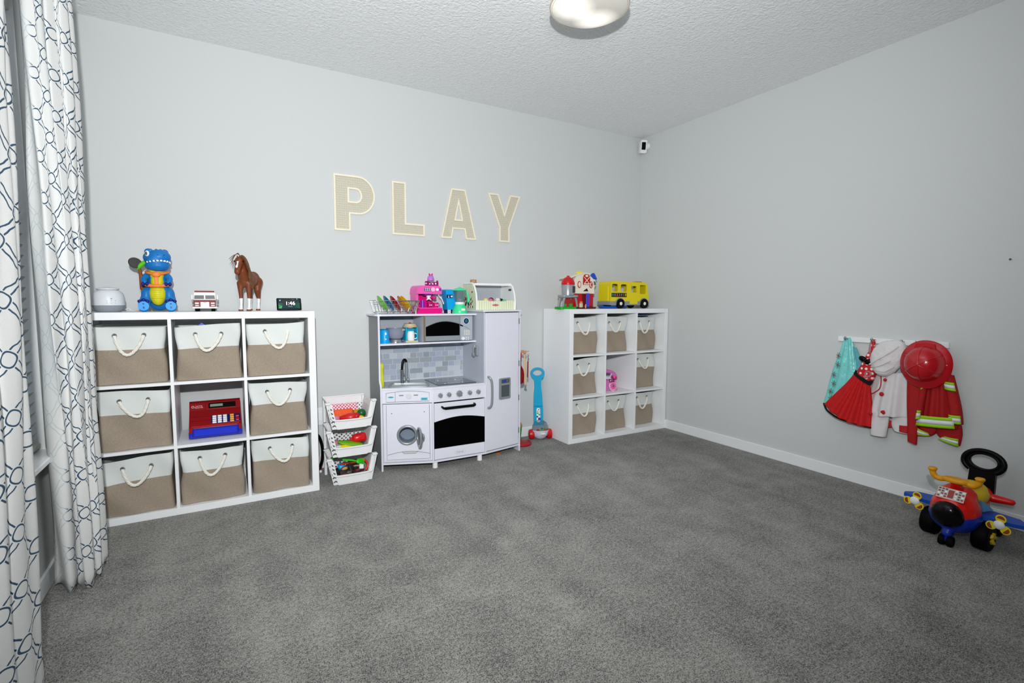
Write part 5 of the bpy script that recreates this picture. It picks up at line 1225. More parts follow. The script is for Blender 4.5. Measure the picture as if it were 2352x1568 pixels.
tb = N.new('ShaderNodeBsdfTransparent'); ms = N.new('ShaderNodeMixShader'); L.new(mathn(N, L, 'MULTIPLY', hl, inside), ms.inputs[0]); L.new(b.outputs[0], ms.inputs[1]); L.new(tb.outputs[0], ms.inputs[2]); L.new(ms.outputs[0], N['Material Output'].inputs[0])
def basket(z0, lab):
    t = thing('stacking_basket', lab, 'basket', (-2.870, -.275, z0), math.radians(0), 'white baskets stacked in a tower')
    def sheet(name, P, mtl):
        m = MB(); m.v = [Vector(p) for p in P]; m.f = [(0, 1, 2, 3)]; m.m = [0]
        a = (m.v[1]-m.v[0]).length; h_ = (m.v[3]-m.v[0]).length; m.uv = [(-a/2, 0), (a/2, 0), (a/2, h_), (-a/2, h_)]
        return m.build(name, mtl, t, smooth=0, recalc=False, solid=.003)
    xb, xt, yf_, yb_ = .108, .134, -.120, .118
    sheet('back_wall', [(-xb, yb_-.01, .004), (xb, yb_-.01, .004), (xt, yb_+.008, .166), (-xt, yb_+.008, .166)], bkh)
    sheet('side_wall', [(-xb, yb_-.01, .004), (-xb, yf_, .004), (-xt, yf_-.0, .150), (-xt, yb_+.008, .166)], bkh)
    sheet('side_wall', [(xb, yf_, .004), (xb, yb_-.01, .004), (xt, yb_+.008, .166), (xt, yf_-.0, .150)], bkh)
    MB().box((0, (yf_+yb_)/2, .004), (2*xb, yb_-yf_-.01, .004)).build('floor_panel', bk, t, smooth=0)
    MB().prism(rrect(-.098, .0, .098, .058, .012)[0:10]+[(-.108, .058)][:0]+rrect(-.098, .0, .098, .058, .012)[10:], yf_-.020, yf_-.014).build('front_wall', bk, t, smooth=30)
    MB().prism([(-.110, .058), (.110, .058), (.095, .0), (-.095, .0)], yf_-.016, yf_+.0).build('front_inner_wall', bk, t, smooth=30)
    # rim that dips at the front
    P = catmull([(-.140, yf_-.012, .158), (-.134, yf_-.014, .105), (-.126, yf_-.018, .075), (-.105, yf_-.021, .060), (0, yf_-.023, .057), (.105, yf_-.021, .060), (.124, yf_-.018, .075), (.132, yf_-.014, .105), (.138, yf_-.012, .158)], 5)
    m = MB()
    m.tube(P, .0055, 8); m.tube([(-.139, yf_, .158), (-.139, yb_+.005, .168), (.139, yb_+.005, .168), (.139, yf_, .158)], .004, 6)
    m.build('rim', bk, t, smooth=60)
    for s in (-1, 1):
        w0, w1 = (.118, .160) if s < 0 else (.132, .158)
        m = MB(); X0, X1 = s*w0, s*w1
        vs = [(s*.088, yf_-.006, .0), (s*.122, yf_-.006, .0), (s*.158, yf_-.010, .164), (s*.122, yf_-.010, .164)]
        vb = [(x, y+.026, z) for x, y, z in vs]
        m.add(vs+vb, [(0, 1, 2, 3), (7, 6, 5, 4), (0, 4, 5, 1), (1, 5, 6, 2), (2, 6, 7, 3), (3, 7, 4, 0)])
        m.box((s*(w1-.014), yf_-.002, .168), (.034, .034, .014), .004)
        leg = m.build('corner_post', bk, t, smooth=0)
        if s < 0:
            for q in range(5):
                zz = .022+q*.027; xx = -(.106+.034*zz/.164); m2 = MB(); m2.prism([(xx-.012, zz-.006), (xx, zz+.001), (xx+.011, zz-.005), (xx+.011, zz+.001), (xx, zz+.008), (xx-.012, zz)], yf_-.0125-.0006*q, yf_-.009); m2.build('vent_slot', mat('slot_shadow', '#3A3C3E', .6), leg, smooth=0)
        m = MB(); m.box((s*.130, yb_-.01, .083), (.018, .022, .166), .003); m.build('back_post', bk, t, smooth=0)
    return t
basket(.364, 'top white plastic basket of the three tier tower, filled with toy food')
basket(.182, 'middle white plastic basket of the three tier tower, holding a red bottle')
basket(.001, 'bottom white plastic basket of the tower, filled with toy pots and utensils')
BX, BY = -2.870, -.275
def food(name, m, mt_, lab, cat, loc, rot=(0, 0, 0), **k):
    o = m.build(name, mt_, None, loc=(BX+loc[0], BY+loc[1], loc[2]), **k); o.rotation_euler = rot
    return tag(o, lab, cat, 'toy food and pots in the baskets')
z1, z2, z3 = .370, .188, .007
gm = mat('gingham_print', '#D2738E', .6); N, L, b = nodes(gm); tc = N.new('ShaderNodeTexCoord'); ck_ = N.new('ShaderNodeTexChecker'); ck_.inputs['Scale'].default_value = 95; L.new(tc.outputs['Object'], ck_.inputs[0]); ck_.inputs[1].default_value = lin('#C2476A'); ck_.inputs[2].default_value = lin('#F1DEE0'); L.new(ck_.outputs[0], b.inputs['Base Color'])
food('toy_food_box', MB().box((0, 0, 0), (.165, .045, .055), .003).box((.01, -.023, -.004), (.045, .002, .02)), gm, 'pink checked toy food box at the back of the top basket', 'toy food', (-.010, .060, z1+.090), (-.3, 0, .0))
food('toy_cracker_box', MB().box((0, 0, 0), (.125, .05, .06), .006), mat('orange_food', '#E8520A', .5, bump=(60, .6, .004)), 'orange ribbed toy food box in the top basket', 'toy food', (-.030, .0, z1+.062), (-.35, 0, .05))
food('toy_sandwich', MB().box((0, 0, 0), (.06, .05, .03), .006), mat('golden_food', '#C98412', .5), 'golden brown toy sandwich at the right back of the top basket', 'toy food', (.068, .02, z1+.062), (-.3, .1, .2))
food('toy_ketchup_bottle', MB().lathe([(.012, -.055), (.016, -.045), (.022, -.02), (.029, 0), (.030, .035), (.024, .045), (.001, .048)], 24), red, 'red toy bottle lying at the front of the top basket', 'toy bottle', (-.008, -.070, z1+.050), (.15, PI/2, 0), smooth=50)
food('toy_pepper', MB().ell((0, 0, 0), (.034, .026, .024)).ell((.012, 0, .004), (.026, .028, .024)), mat('pepper_red', '#B40A22', .3), 'dark red toy pepper beside the red bottle in the top basket', 'toy food', (.028, -.078, z1+.052), (0, .1, .1), smooth=60)
food('toy_avocado', MB().ell((0, 0, 0), (.029, .029, .029)), mat('ball_green', '#0A5A2C', .35), 'round dark green toy vegetable at the right of the top basket', 'toy food', (.082, -.040, z1+.064), smooth=80)
food('toy_lemon', MB().ell((0, 0, 0), (.026, .018, .016)), mat('lemon', '#E5B52C', .5), 'yellow toy lemon at the front right of the top basket', 'toy food', (.066, -.088, z1+.044), (0, .2, 0), smooth=80)
food('toy_onion', MB().ell((0, 0, 0), (.018, .012, .018)).torus((0, -.009, 0), .012, .002, 'Y'), mat('onion_pink', '#C77A9A', .4), 'pink toy onion slice at the front left of the top basket', 'toy food', (-.086, -.090, z1+.056), (0, .2, .2), smooth=60)
food('toy_lettuce', MB().ell((0, 0, 0), (.10, .05, .012)), mat('lettuce', '#0F6B2A', .6, bump=(90, .8, .006)), 'dark green toy leaf under the food in the top basket', 'toy food', (.0, -.055, z1+.022), smooth=60)
food('toy_sausage', MB().limb([(-.03, 0, 0), (.0, -.003, .003), (.03, 0, .008)], [.007, .008, .007]), mat('sausage_tan', '#D79A6A', .5), 'tan toy sausage between the orange box and the red bottle', 'toy food', (-.025, -.045, z1+.056), smooth=60)
food('toy_bread', MB().box((0, 0, 0), (.18, .07, .03), .010), mat('bread_brown', '#A8672C', .7), 'brown toy loaf at the bottom of the top basket', 'toy food', (.0, .02, z1+.022), smooth=40)
# middle
food('toy_juice_bottle', MB().lathe([(.010, -.062), (.011, -.048), (.022, -.042), (.029, -.034), (.031, .0), (.031, .03), (.024, .042), (.001, .045)], 28), mat('bottle_red', '#D8101A', .25, coat=.4), 'large red toy bottle lying on the food in the middle basket', 'toy bottle', (.060, -.055, z2+.085), (.0, PI/2-.05, .06), smooth=50)
food('toy_leaf_plate', MB().ell((0, 0, 0), (.085, .035, .012)), mat('leaf_lime', '#6FB414', .5, bump=(60, .5, .004)), 'long lime green toy leaf dish in the middle basket', 'toy food', (.0, -.070, z2+.060), (.2, .22, 0), smooth=60)
food('toy_cheese', MB().prism([(-.05, 0), (.04, 0), (.02, .03), (-.05, .03)], -.025, .025), yellow, 'yellow toy cheese wedge under the leaf dish in the middle basket', 'toy food', (-.015, -.075, z2+.030))
food('toy_egg_carton', MB().box((0, 0, 0), (.05, .06, .045), .008), mat('pale_grey_green', '#C9D2C8', .5), 'pale grey toy carton at the left of the middle basket', 'toy food', (-.075, -.065, z2+.035), (0, 0, .1))
food('toy_ham', MB().ell((0, 0, 0), (.025, .03, .02)), mat('ham_pink', '#B9808A', .5), 'dusty pink toy ham at the left back of the middle basket', 'toy food', (-.078, .0, z2+.055), smooth=70)
food('toy_salad', MB().ell((0, 0, 0), (.095, .06, .03)), mat('salad_green', '#3C7A22', .6, bump=(60, .8, .006)), 'mixed green toy salad at the bottom of the middle basket', 'toy food', (.01, .0, z2+.030), smooth=60)
# bottom
pot = mat('pot_steel', '#6E6A66', .22, .9)
food('toy_pot', MB().lathe([(.001, -.025), (.038, -.025), (.040, -.02), (.041, .025), (.044, .027), (.039, .027), (.037, -.02), (.001, -.021)], 32), pot, 'grey toy pot tipped over in the middle of the bottom basket', 'toy pot', (.018, -.045, z3+.078), (1.25, .35, .25), smooth=50)
food('toy_pot', MB().lathe([(.001, -.018), (.036, -.018), (.038, -.012), (.040, .020), (.036, .020), (.034, -.012), (.001, -.014)], 32), pot, 'smaller grey toy pot tipped over at the front left of the bottom basket', 'toy pot', (-.042, -.080, z3+.052), (1.2, -.15, .3), smooth=50)
m = MB().tube([(-.075, 0, .012), (-.02, 0, .008), (.02, 0, .0)], [.006, .007, .006], 8)
for q in range(4): m.tube(catmull([(.02, 0, 0), (.034, 0, (q-1.5)*.009), (.068, 0, (q-1.5)*.011-.004)], 3), .0042, 6)
m.ell((.028, 0, 0), (.014, .005, .016)); food('toy_spatula', m, mat('spatula_green', '#35C412', .4), 'bright green slotted toy spatula lying across the bottom basket', 'toy utensil', (.020, -.070, z3+.115), (-.4, .12, 0), smooth=50)
food('toy_spoon', MB().tube([(-.06, 0, 0), (.05, 0, .004)], .006, 8).ell((.06, 0, .004), (.014, .005, .01)), mat('brick_red', '#B0351A', .4), 'brick red toy spoon below the green spatula in the bottom basket', 'toy utensil', (-.010, -.055, z3+.100), (0, .05, .05), smooth=50)
food('toy_pot_cover', MB().lathe([(.024, -.006), (.025, 0), (.018, .010), (.001, .013)], 24), cbl, 'blue toy lid at the left of the bottom basket', 'toy pot', (-.058, -.050, z3+.088), (.9, -.1, .1), smooth=50)
food('toy_tongs', MB().tube(catmull([(-.02, 0, .04), (.01, 0, .02), (.02, 0, -.01), (.005, 0, -.04)], 5), .007, 8), mat('tongs_red', '#E02414', .35), 'curved red toy tongs at the right of the bottom basket', 'toy utensil', (.088, -.070, z3+.085), (-.3, 0, 0), smooth=60)
food('toy_salt_box', MB().box((0, 0, 0), (.028, .02, .034), .003), wplastic, 'small white toy box at the right of the bottom basket', 'toy food', (.066, -.075, z3+.075), (-.4, .15, .1))
food('toy_frying_pan', MB().lathe([(.001, 0), (.085, 0), (.095, .014), (.090, .014), (.082, .005), (.001, .005)], 32), mat('pan_black', '#151515', .4), 'black toy frying pan lying at the bottom of the bottom basket', 'toy pot', (.0, .0, z3+.030), smooth=40)
food('toy_bread_slice', MB().ell((0, 0, 0), (.024, .014, .012)), mat('cookie', '#C79A62', .6), 'tan toy cookie beside the blue lid in the bottom basket', 'toy food', (-.045, -.072, z3+.078), smooth=70)
food('toy_ladle', MB().limb([(-.035, 0, 0), (0, 0, .006)], [.010, .008]), mat('ladle_green', '#2F8C14', .4), 'short dark green toy handle at the top left of the bottom basket', 'toy utensil', (-.080, -.02, z3+.135), smooth=60)
food('toy_tomato', MB().ell((0, 0, 0), (.022, .018, .014)), red, 'red toy tomato slice at the front of the bottom basket', 'toy food', (-.050, -.098, z3+.036), smooth=70)
food('toy_lobster', MB().ell((0, 0, 0), (.035, .018, .014)), mat('maroon', '#5A1E1C', .5), 'maroon toy food lump behind the pots in the bottom basket', 'toy food', (.055, -.06, z3+.05), smooth=70)
# ================================================================ costume rack on the right wall (room coordinates, y along the wall, x towards the room is negative)
t = thing('coat_rack', 'white wooden hook rail on the right wall holding costumes', 'coat rack', (0, -2.18, .943))
MB().box((-.009, 0, 0), (.018, .592, .034), .003).build('rail_board', wpaint, t, smooth=0)
for y in (.235, .08, -.08, -.235):
    MB().tube(catmull([(-.018, y, .006), (-.045, y, -.002), (-.050, y, .010)], 4), .005, 8).ell((-.050, y, .012), .008).build('hook', steel, t, smooth=50)

def garment(name, pairs, mt_, parent, x0=-.016, thick=.035, folds=3, famp=.010, nu=26, nv=10, ph=0, wav=0, smooth=60, sag=0):
    """soft closed cloth body between a left and a right edge line, hanging against the wall"""
    Lp = catmull([(y, z, 0) for (y, z), _ in pairs], nv); Rp = catmull([(y, z, 0) for _, (y, z) in pairs], nv)
    n = len(Lp); m = MB(); m.uv = []
    for k in range(n):
        v = k/(n-1)
        for i in range(nu+1):
            u = i/nu; p = Lp[k].lerp(Rp[k], u)
            e = math.sin(PI*u)**.45
            d = thick*e*(.55+.45*v)+famp*e*math.sin(u*folds*2*PI+ph+v*1.2)*(.35+.65*v)
            m.v.append((x0-.004-max(.0, d), p.x, p.y+wav*math.sin(u*folds*2*PI+ph)*(v > .97)-sag*math.sin(PI*u)*v*v)); m.uv.append((u, 1-v))
    for k in range(n-1):
        for i in range(nu): a = k*(nu+1)+i; m.f.append((a, a+1, a+nu+2, a+nu+1)); m.m.append(0)
    return m.build(name, mt_, parent, smooth=smooth, recalc=False, solid=.003)
# teal satin dress
teals = mat('teal_satin', '#7ED9D6', .3, noise=(14, .12), bump=(18, .5, .02), coat=.1)
g1 = thing('costume_dress', 'teal satin princess costume with embroidered trim hanging leftmost', 'costume', (0, 0, 0))
garment('dress', [((-1.925, .953), (-1.964, .955)), ((-1.915, .91), (-1.980, .914)), ((-1.899, .85), (-1.996, .85)), ((-1.871, .76), (-2.020, .76)), ((-1.850, .668), (-2.030, .66)), ((-1.833, .577), (-2.01, .57)), ((-1.815, .495), (-1.99, .50))], teals, g1, x0=-.010, thick=.022, folds=3, famp=.008)
m = MB()
for (y, z) in ((-1.905, .83), (-1.903, .77), (-1.882, .70), (-1.884, .64), (-1.866, .585), (-1.868, .535)):
    for a in range(8):
        tt = a*PI/4+.3; m.tube([(-.036, y+.006*math.cos(tt), z+.008*math.sin(tt)), (-.036, y+.016*math.cos(tt), z+.026*math.sin(tt))], [.0022, .0012], 5, m=a % 2)
    m.ell((-.037, y, z), (.003, .005, .006), 8, 6, m=2)
m.build('embroidery', [mat('thread_dark_teal', '#1F6A62', .6), mat('thread_gold', '#8A8A4A', .6), mat('thread_plum', '#8A4468', .5)], g1)
garment('cape', [((-1.975, .90), (-2.0, .89)), ((-1.985, .82), (-2.035, .80)), ((-1.99, .72), (-2.05, .70)), ((-1.97, .60), (-2.05, .60))], mat('teal_tulle', '#5FA9B4', .6, noise=(60, .2)), g1, x0=-.010, thick=.012, folds=2, famp=.004)
# red polka dot dress
g2 = thing('costume_dress', 'red dress with white dotted bodice, black waistband and wide tulle skirt', 'costume', (0, 0, 0))
rdm = mat('red_dotted', '#C4121A', .5); N, L, b = nodes(rdm); tc = N.new('ShaderNodeTexCoord'); vo = N.new('ShaderNodeTexVoronoi'); vo.inputs['Scale'].default_value = 34; vo.inputs['Randomness'].default_value = .15
mpb = N.new('ShaderNodeMapping'); mpb.inputs['Scale'].default_value = (.01, 1, 1); L.new(tc.outputs['Object'], mpb.inputs[0]); L.new(mpb.outputs[0], vo.inputs[0])
mb = N.new('ShaderNodeMix'); mb.data_type = 'RGBA'; L.new(mathn(N, L, 'LESS_THAN', vo.outputs['Distance'], .28), mb.inputs[0])
base = [l for l in L if l.to_socket == b.inputs['Base Color']][0].from_socket; L.new(base, mb.inputs[6]); mb.inputs[7].default_value = lin('#F2EDEC'); L.new(mb.outputs[2], b.inputs['Base Color'])
tul = mat('red_tulle', '#C60B0E', .7, noise=(40, .25), bump=(120, .4, .004))
garment('bodice', [((-2.078, .868), (-2.112, .872)), ((-2.062, .832), (-2.120, .84)), ((-2.045, .791), (-2.138, .776)), ((-2.020, .742), (-2.118, .700)), ((-2.012, .728), (-2.100, .668))], rdm, g2, x0=-.026, thick=.038, folds=1, famp=.004)
garment('strap', [((-2.094, .955), (-2.112, .952)), ((-2.088, .925), (-2.108, .922)), ((-2.090, .89), (-2.112, .89)), ((-2.092, .86), (-2.118, .86))], rdm, g2, thick=.014, folds=1, famp=0, nu=8)
garment('strap', [((-2.080, .935), (-2.092, .938)), ((-2.076, .90), (-2.090, .90)), ((-2.074, .862), (-2.088, .862))], mat('strap_pink_grey', '#B5808A', .7), g2, thick=.010, folds=1, famp=0, nu=8)
garment('waistband', [((-2.014, .752), (-2.118, .690)), ((-2.006, .728), (-2.104, .662))], mat('black_velvet', '#09080A', .9), g2, x0=-.032, thick=.038, folds=1, famp=.002)
garment('skirt', [((-2.012, .732), (-2.100, .668)), ((-1.965, .66), (-2.112, .60)), ((-1.900, .580), (-2.125, .50)), ((-1.835, .498), (-2.135, .400))], tul, g2, x0=-.030, thick=.055, sag=.030, folds=5, famp=.012, nu=50)
garment('net_overskirt', [((-1.99, .69), (-2.00, .68)), ((-1.91, .60), (-1.94, .575)), ((-1.826, .498), (-1.89, .455))], mat('grey_net', '#A07A78', .8), g2, thick=.02, folds=1, famp=0, nu=8)
MB().tube(catmull([(-.030, -1.824, .496), (-.052, -1.860, .456), (-.068, -1.93, .424), (-.074, -2.0, .412), (-.066, -2.07, .402), (-.050, -2.13, .396)], 5), .0055, 6).build('black_hem', black, g2, smooth=60)
m = MB(); m.ell((-.062, -2.062, .828), (.012, .024, .016), rot=(.5, 0, 0)).ell((-.062, -2.096, .812), (.012, .024, .018), rot=(-.3, 0, 0)).ell((-.068, -2.080, .820), (.010, .010, .012)); m.build('black_bow', black, g2, smooth=60)
MB().torus((-.064, -2.098, .735), .016, .005, 'X', 20, 8).ell((-.066, -2.085, .715), (.004, .012, .01)).build('fabric_rosette', mat('rosette_pink', '#C46A72', .6), g2)
# white costume with red spots and cap
g3 = thing('costume_coat', 'white costume with red spots, red edging and a soft white cap', 'costume', (0, 0, 0))
wc = mat('white_fleece', '#DDDADB', .9, noise=(30, .06), bump=(40, .4, .006)); rsp = mat('costume_red', '#B3121C', .7)
garment('hanging_lining', [((-2.128, .745), (-2.200, .745)), ((-2.105, .66), (-2.19, .66)), ((-2.094, .55), (-2.17, .55)), ((-2.115, .40), (-2.17, .38))], mat('lining_rose_grey', '#BFB0B0', .9), g3, x0=-.016, thick=.020, folds=2, famp=.004)
garment('jacket_body', [((-2.150, .745), (-2.290, .765)), ((-2.135, .66), (-2.300, .70)), ((-2.118, .56), (-2.310, .60)), ((-2.112, .47), (-2.318, .50))], wc, g3, thick=.045, folds=3, famp=.012)
garment('trouser_leg', [((-2.116, .50), (-2.215, .51)), ((-2.114, .43), (-2.214, .44)), ((-2.120, .352), (-2.206, .352))], wc, g3, x0=-.022, thick=.038, folds=1, famp=.004)
garment('trouser_leg', [((-2.232, .52), (-2.318, .53)), ((-2.228, .44), (-2.320, .45)), ((-2.245, .405), (-2.326, .398))], wc, g3, x0=-.018, thick=.036, folds=1, famp=.005)
garment('red_cuff', [((-2.213, .46), (-2.236, .46)), ((-2.212, .415), (-2.234, .420))], rsp, g3, x0=-.02, thick=.014, folds=1, famp=0, nu=8)
garment('red_cuff', [((-2.278, .445), (-2.322, .450)), ((-2.276, .408), (-2.324, .404))], rsp, g3, x0=-.044, thick=.010, folds=1, famp=0, nu=8)
MB().tube(catmull([(-.040, -2.158, .742), (-.062, -2.172, .70), (-.064, -2.168, .655), (-.060, -2.14, .625), (-.04, -2.105, .605)], 5), .003, 6).build('red_edging', rsp, g3, smooth=60)
for i, (y, z, r) in enumerate(((-2.196, .712, .010), (-2.182, .622, .013), (-2.128, .488, .012), (-2.194, .510, .014))):
    MB().ell((-.070 if z > .55 else -.068, y, z), (.006, r, r), 16, 8).build('red_spot', rsp, g3)
m = MB()
m.ell((-.055, -2.190, .845), (.045, .088, .112), rot=(.25, 0, 0)).ell((-.050, -2.235, .890), (.040, .058, .075)).ell((-.060, -2.180, .775), (.040, .055, .045))
cap = m.build('soft_cap', mat('white_cap', '#DEDBDC', .9, noise=(30, .05), bump=(22, .9, .014)), g3, remesh=.007, relax=5)
MB().tube(catmull([(-.092, -2.115, .800), (-.104, -2.16, .835), (-.100, -2.22, .880), (-.088, -2.262, .925)], 5), .004, 6).tube(catmull([(-.094, -2.125, .785), (-.106, -2.18, .80), (-.100, -2.23, .835)], 5), .003, 6).tube(catmull([(-.090, -2.14, .768), (-.098, -2.20, .765), (-.094, -2.25, .80)], 5), .003, 6).build('cap_seams', MATS['white_cap'], g3, smooth=60)
# firefighter coat
g4 = thing('costume_coat', 'red firefighter coat and shorts with reflective stripes under the helmet', 'costume', (0, 0, 0))
fr_ = mat('firecoat_red', '#A80A10', .75, noise=(30, .1), bump=(30, .4, .008)); hv = mat('hi_vis_green', '#9AD60E', .5); rf_ = mat('reflective_silver', '#E4E8EE', .3)
def stripe(parent, a0, a1, b0, b1, x, name='reflective_stripe'):
    """band from (a0->a1) along its top edge and (b0->b1) along its bottom edge, green-silver-green"""
    n = 8; m = MB()
    for j, (s0, s1) in enumerate(((0, .3), (.3, .7), (.7, 1))):
        vs = []
        for i in range(n+1):
            u = i/n; T = Vector(a0).lerp(Vector(a1), u); B = Vector(b0).lerp(Vector(b1), u)
            xx = x-.010*math.sin(PI*u)-(.002 if j == 1 else 0)
            for s_ in (s0, s1): p = T.lerp(B, s_); vs.append((xx, p.x, p.y))
        m.add(vs, [(2*i, 2*i+2, 2*i+3, 2*i+1) for i in range(n)], 1 if j == 1 else 0)
    return m.build(name, [hv, rf_], parent, smooth=40, recalc=False, solid=.003)
garment('front_flap', [((-2.300, .74), (-2.372, .74)), ((-2.306, .60), (-2.372, .60)), ((-2.316, .48), (-2.370, .47)), ((-2.326, .362), (-2.370, .348))], fr_, g4, x0=-.040, thick=.020, folds=1, famp=.004)
garment('shorts_leg', [((-2.365, .50), (-2.455, .50)), ((-2.362, .44), (-2.450, .44)), ((-2.360, .400), (-2.428, .412))], fr_, g4, x0=-.012, thick=.030, folds=1, famp=.004)
garment('shorts_leg', [((-2.440, .50), (-2.560, .50)), ((-2.448, .44), (-2.566, .45)), ((-2.470, .415), (-2.560, .385))], fr_, g4, x0=-.012, thick=.032, folds=1, famp=.004)
garment('coat_body', [((-2.385, .74), (-2.490, .78)), ((-2.384, .66), (-2.510, .68)), ((-2.378, .56), (-2.530, .58)), ((-2.372, .464), (-2.552, .482))], fr_, g4, x0=-.020, thick=.048, folds=3, famp=.012, wav=.004)
garment('sleeve', [((-2.470, .80), (-2.515, .78)), ((-2.482, .72), (-2.535, .705)), ((-2.505, .60), (-2.560, .600)), ((-2.522, .515), (-2.572, .515))], fr_, g4, x0=-.030, thick=.040, folds=1, famp=.003)
garment('sleeve', [((-2.372, .72), (-2.405, .70)), ((-2.370, .62), (-2.398, .60)), ((-2.366, .50), (-2.392, .50))], fr_, g4, x0=-.050, thick=.030, folds=1, famp=.003)
stripe(g4, (-2.378, .531), (-2.540, .546), (-2.370, .468), (-2.550, .486), -.078)
stripe(g4, (-2.484, .745), (-2.530, .742), (-2.490, .700), (-2.542, .695), -.072)
stripe(g4, (-2.514, .560), (-2.568, .562), (-2.520, .515), (-2.573, .515), -.068)
stripe(g4, (-2.374, .560), (-2.392, .560), (-2.368, .505), (-2.390, .510), -.082)
stripe(g4, (-2.372, .725), (-2.406, .742), (-2.380, .680), (-2.400, .695), -.072)
stripe(g4, (-2.362, .450), (-2.420, .430), (-2.364, .405), (-2.428, .414), -.044)
stripe(g4, (-2.500, .430), (-2.560, .428), (-2.468, .408), (-2.562, .385), -.048)
for c in g4.children: pass
# helmet
g5 = thing('firefighter_helmet', 'red plastic toy firefighter helmet hanging over the costume coat', 'helmet', (-.085, -2.398, .836))
hm_ = mat('helmet_red', '#B90C1C', .22, coat=.5)
m = MB(); rg = [(-.004, .128, .142), (-.010, .126, .138), (.0, .100, .112), (-.014, .090, .100)]
def hel(rx, rz, x, n=48, egg=.14): return [(x, rx*math.cos(2*PI*i/n), rz*math.sin(2*PI*i/n)*(1+egg*(-math.sin(2*PI*i/n)))) for i in range(n)]
prof_ = [(.122, .136, .012, .04), (.126, .140, .004, .04), (.122, .134, -.002, .04), (.098, .106, -.006, .0), (.094, .102, -.010, 0), (.090, .097, -.040, 0), (.074, .080, -.072, 0), (.045, .050, -.092, 0), (.015, .018, -.100, 0)]
vs = []; 
for rx, rz, x, e in prof_: vs += hel(rx, rz, x, 48, e)
fs = [(k*48+j, k*48+(j+1) % 48, (k+1)*48+(j+1) % 48, (k+1)*48+j) for k in range(len(prof_)-1) for j in range(48)]+[tuple((len(prof_)-1)*48+j for j in range(48))]
m.add(vs, fs); m.build('shell', hm_, g5, smooth=60)
m = MB()
for a in range(6):
    tt = a*PI/3+.5; m.tube([(-.012, .093*math.cos(tt), .100*math.sin(tt)), (-.042, .089*math.cos(tt), .096*math.sin(tt)), (-.074, .072*math.cos(tt), .078*math.sin(tt)), (-.094, .042*math.cos(tt), .046*math.sin(tt)), (-.1015, 0, 0)], [.004]*5, 6)
m.build('ridges', hm_, g5, smooth=60)
MB().prism([(-.05, .085), (.052, .080), (.045, .112), (.0, .120), (-.045, .115)], -.022, -.012, 'X').build('front_badge', hm_, g5, smooth=30)
for p in ((-.005, -.075, -.045), (-.006, -.10, .0), (-.005, .05, .125)): MB().ell(p, (.003, .004, .004), 8, 6).build('rivet', chrome, g5)

# ================================================================ ride-on airplane
t = thing('ride_on_airplane', 'red and blue toddler ride-on airplane with black wheels by the right wall', 'ride-on toy', (-.36, -2.70, 0))
air = mat('airplane_red', '#E01408', .32, coat=.3); airb = mat('airplane_blue', '#0B2E9E', .35); wingb = mat('wing_blue', '#0A4DB4', .4); airy = mat('seat_mustard', '#D8B30C', .45); air_or = mat('handle_amber', '#E09A08', .4)
# x: nose towards -x ; local origin below the middle
m = MB(); m.ell((-.10, 0, .165), (.105, .098, .105)).ell((.02, 0, .17), (.16, .085, .085)).box((-.085, 0, .222), (.13, .140, .10), .03, rot=(0, -.5, 0)).ell((.13, 0, .19), (.09, .055, .055))
ub = m.build('upper_body', air, t, remesh=.006, relax=5)
m = MB(); m.ell((-.095, 0, .138), (.108, .104, .085)).ell((.02, 0, .135), (.17, .09, .066)).limb([(-.14, 0, .10), (-.175, 0, .06)], [.03, .022]).limb([(.02, -.07, .10), (.02, .07, .10)], [.04, .04])
m.build('lower_body', airb, t, remesh=.006, relax=4)
NX = Matrix.Translation((-.188, 0, .160)) @ Matrix.Rotation(math.radians(-10), 4, 'Y')
MB(NX).lathe([(.060, .010), (.066, -.004), (.060, -.018), (.046, -.034), (.02, -.042), (.001, -.043)], 40, axis='X').build('nose_cone', mat('gloss_black', '#020203', .18, spec=.2, coat=.12), t, smooth=60)
PX_ = Matrix.Translation((-.160, 0, .250)) @ Matrix.Rotation(math.radians(34), 4, 'Y')
dp = MB(PX_).box((0, 0, 0), (.012, .112, .062), .004).build('dashboard_plate', air, t)
MB(PX_).box((-.0065, 0, 0), (.001, .108, .056)).build('dashboard_sticker', mat('sticker_grey', '#C5C0BA', .5), dp, smooth=0)
m = MB(PX_); rd = random.Random(9)
for s in (-1, 1):
    for i in range(3):
        for j in range(4): m.box((-.0075, s*(.020+i*.013), .020-j*.0125), (.0008, .009, .0075), 0, m=rd.randrange(3))
m.box((-.0075, 0, 0), (.0008, .022, .04), 0, m=2)
m.build('sticker_dials', [dkgrey, wplastic, mat('sticker_brick', '#9A3A2E', .5)], dp, smooth=0)
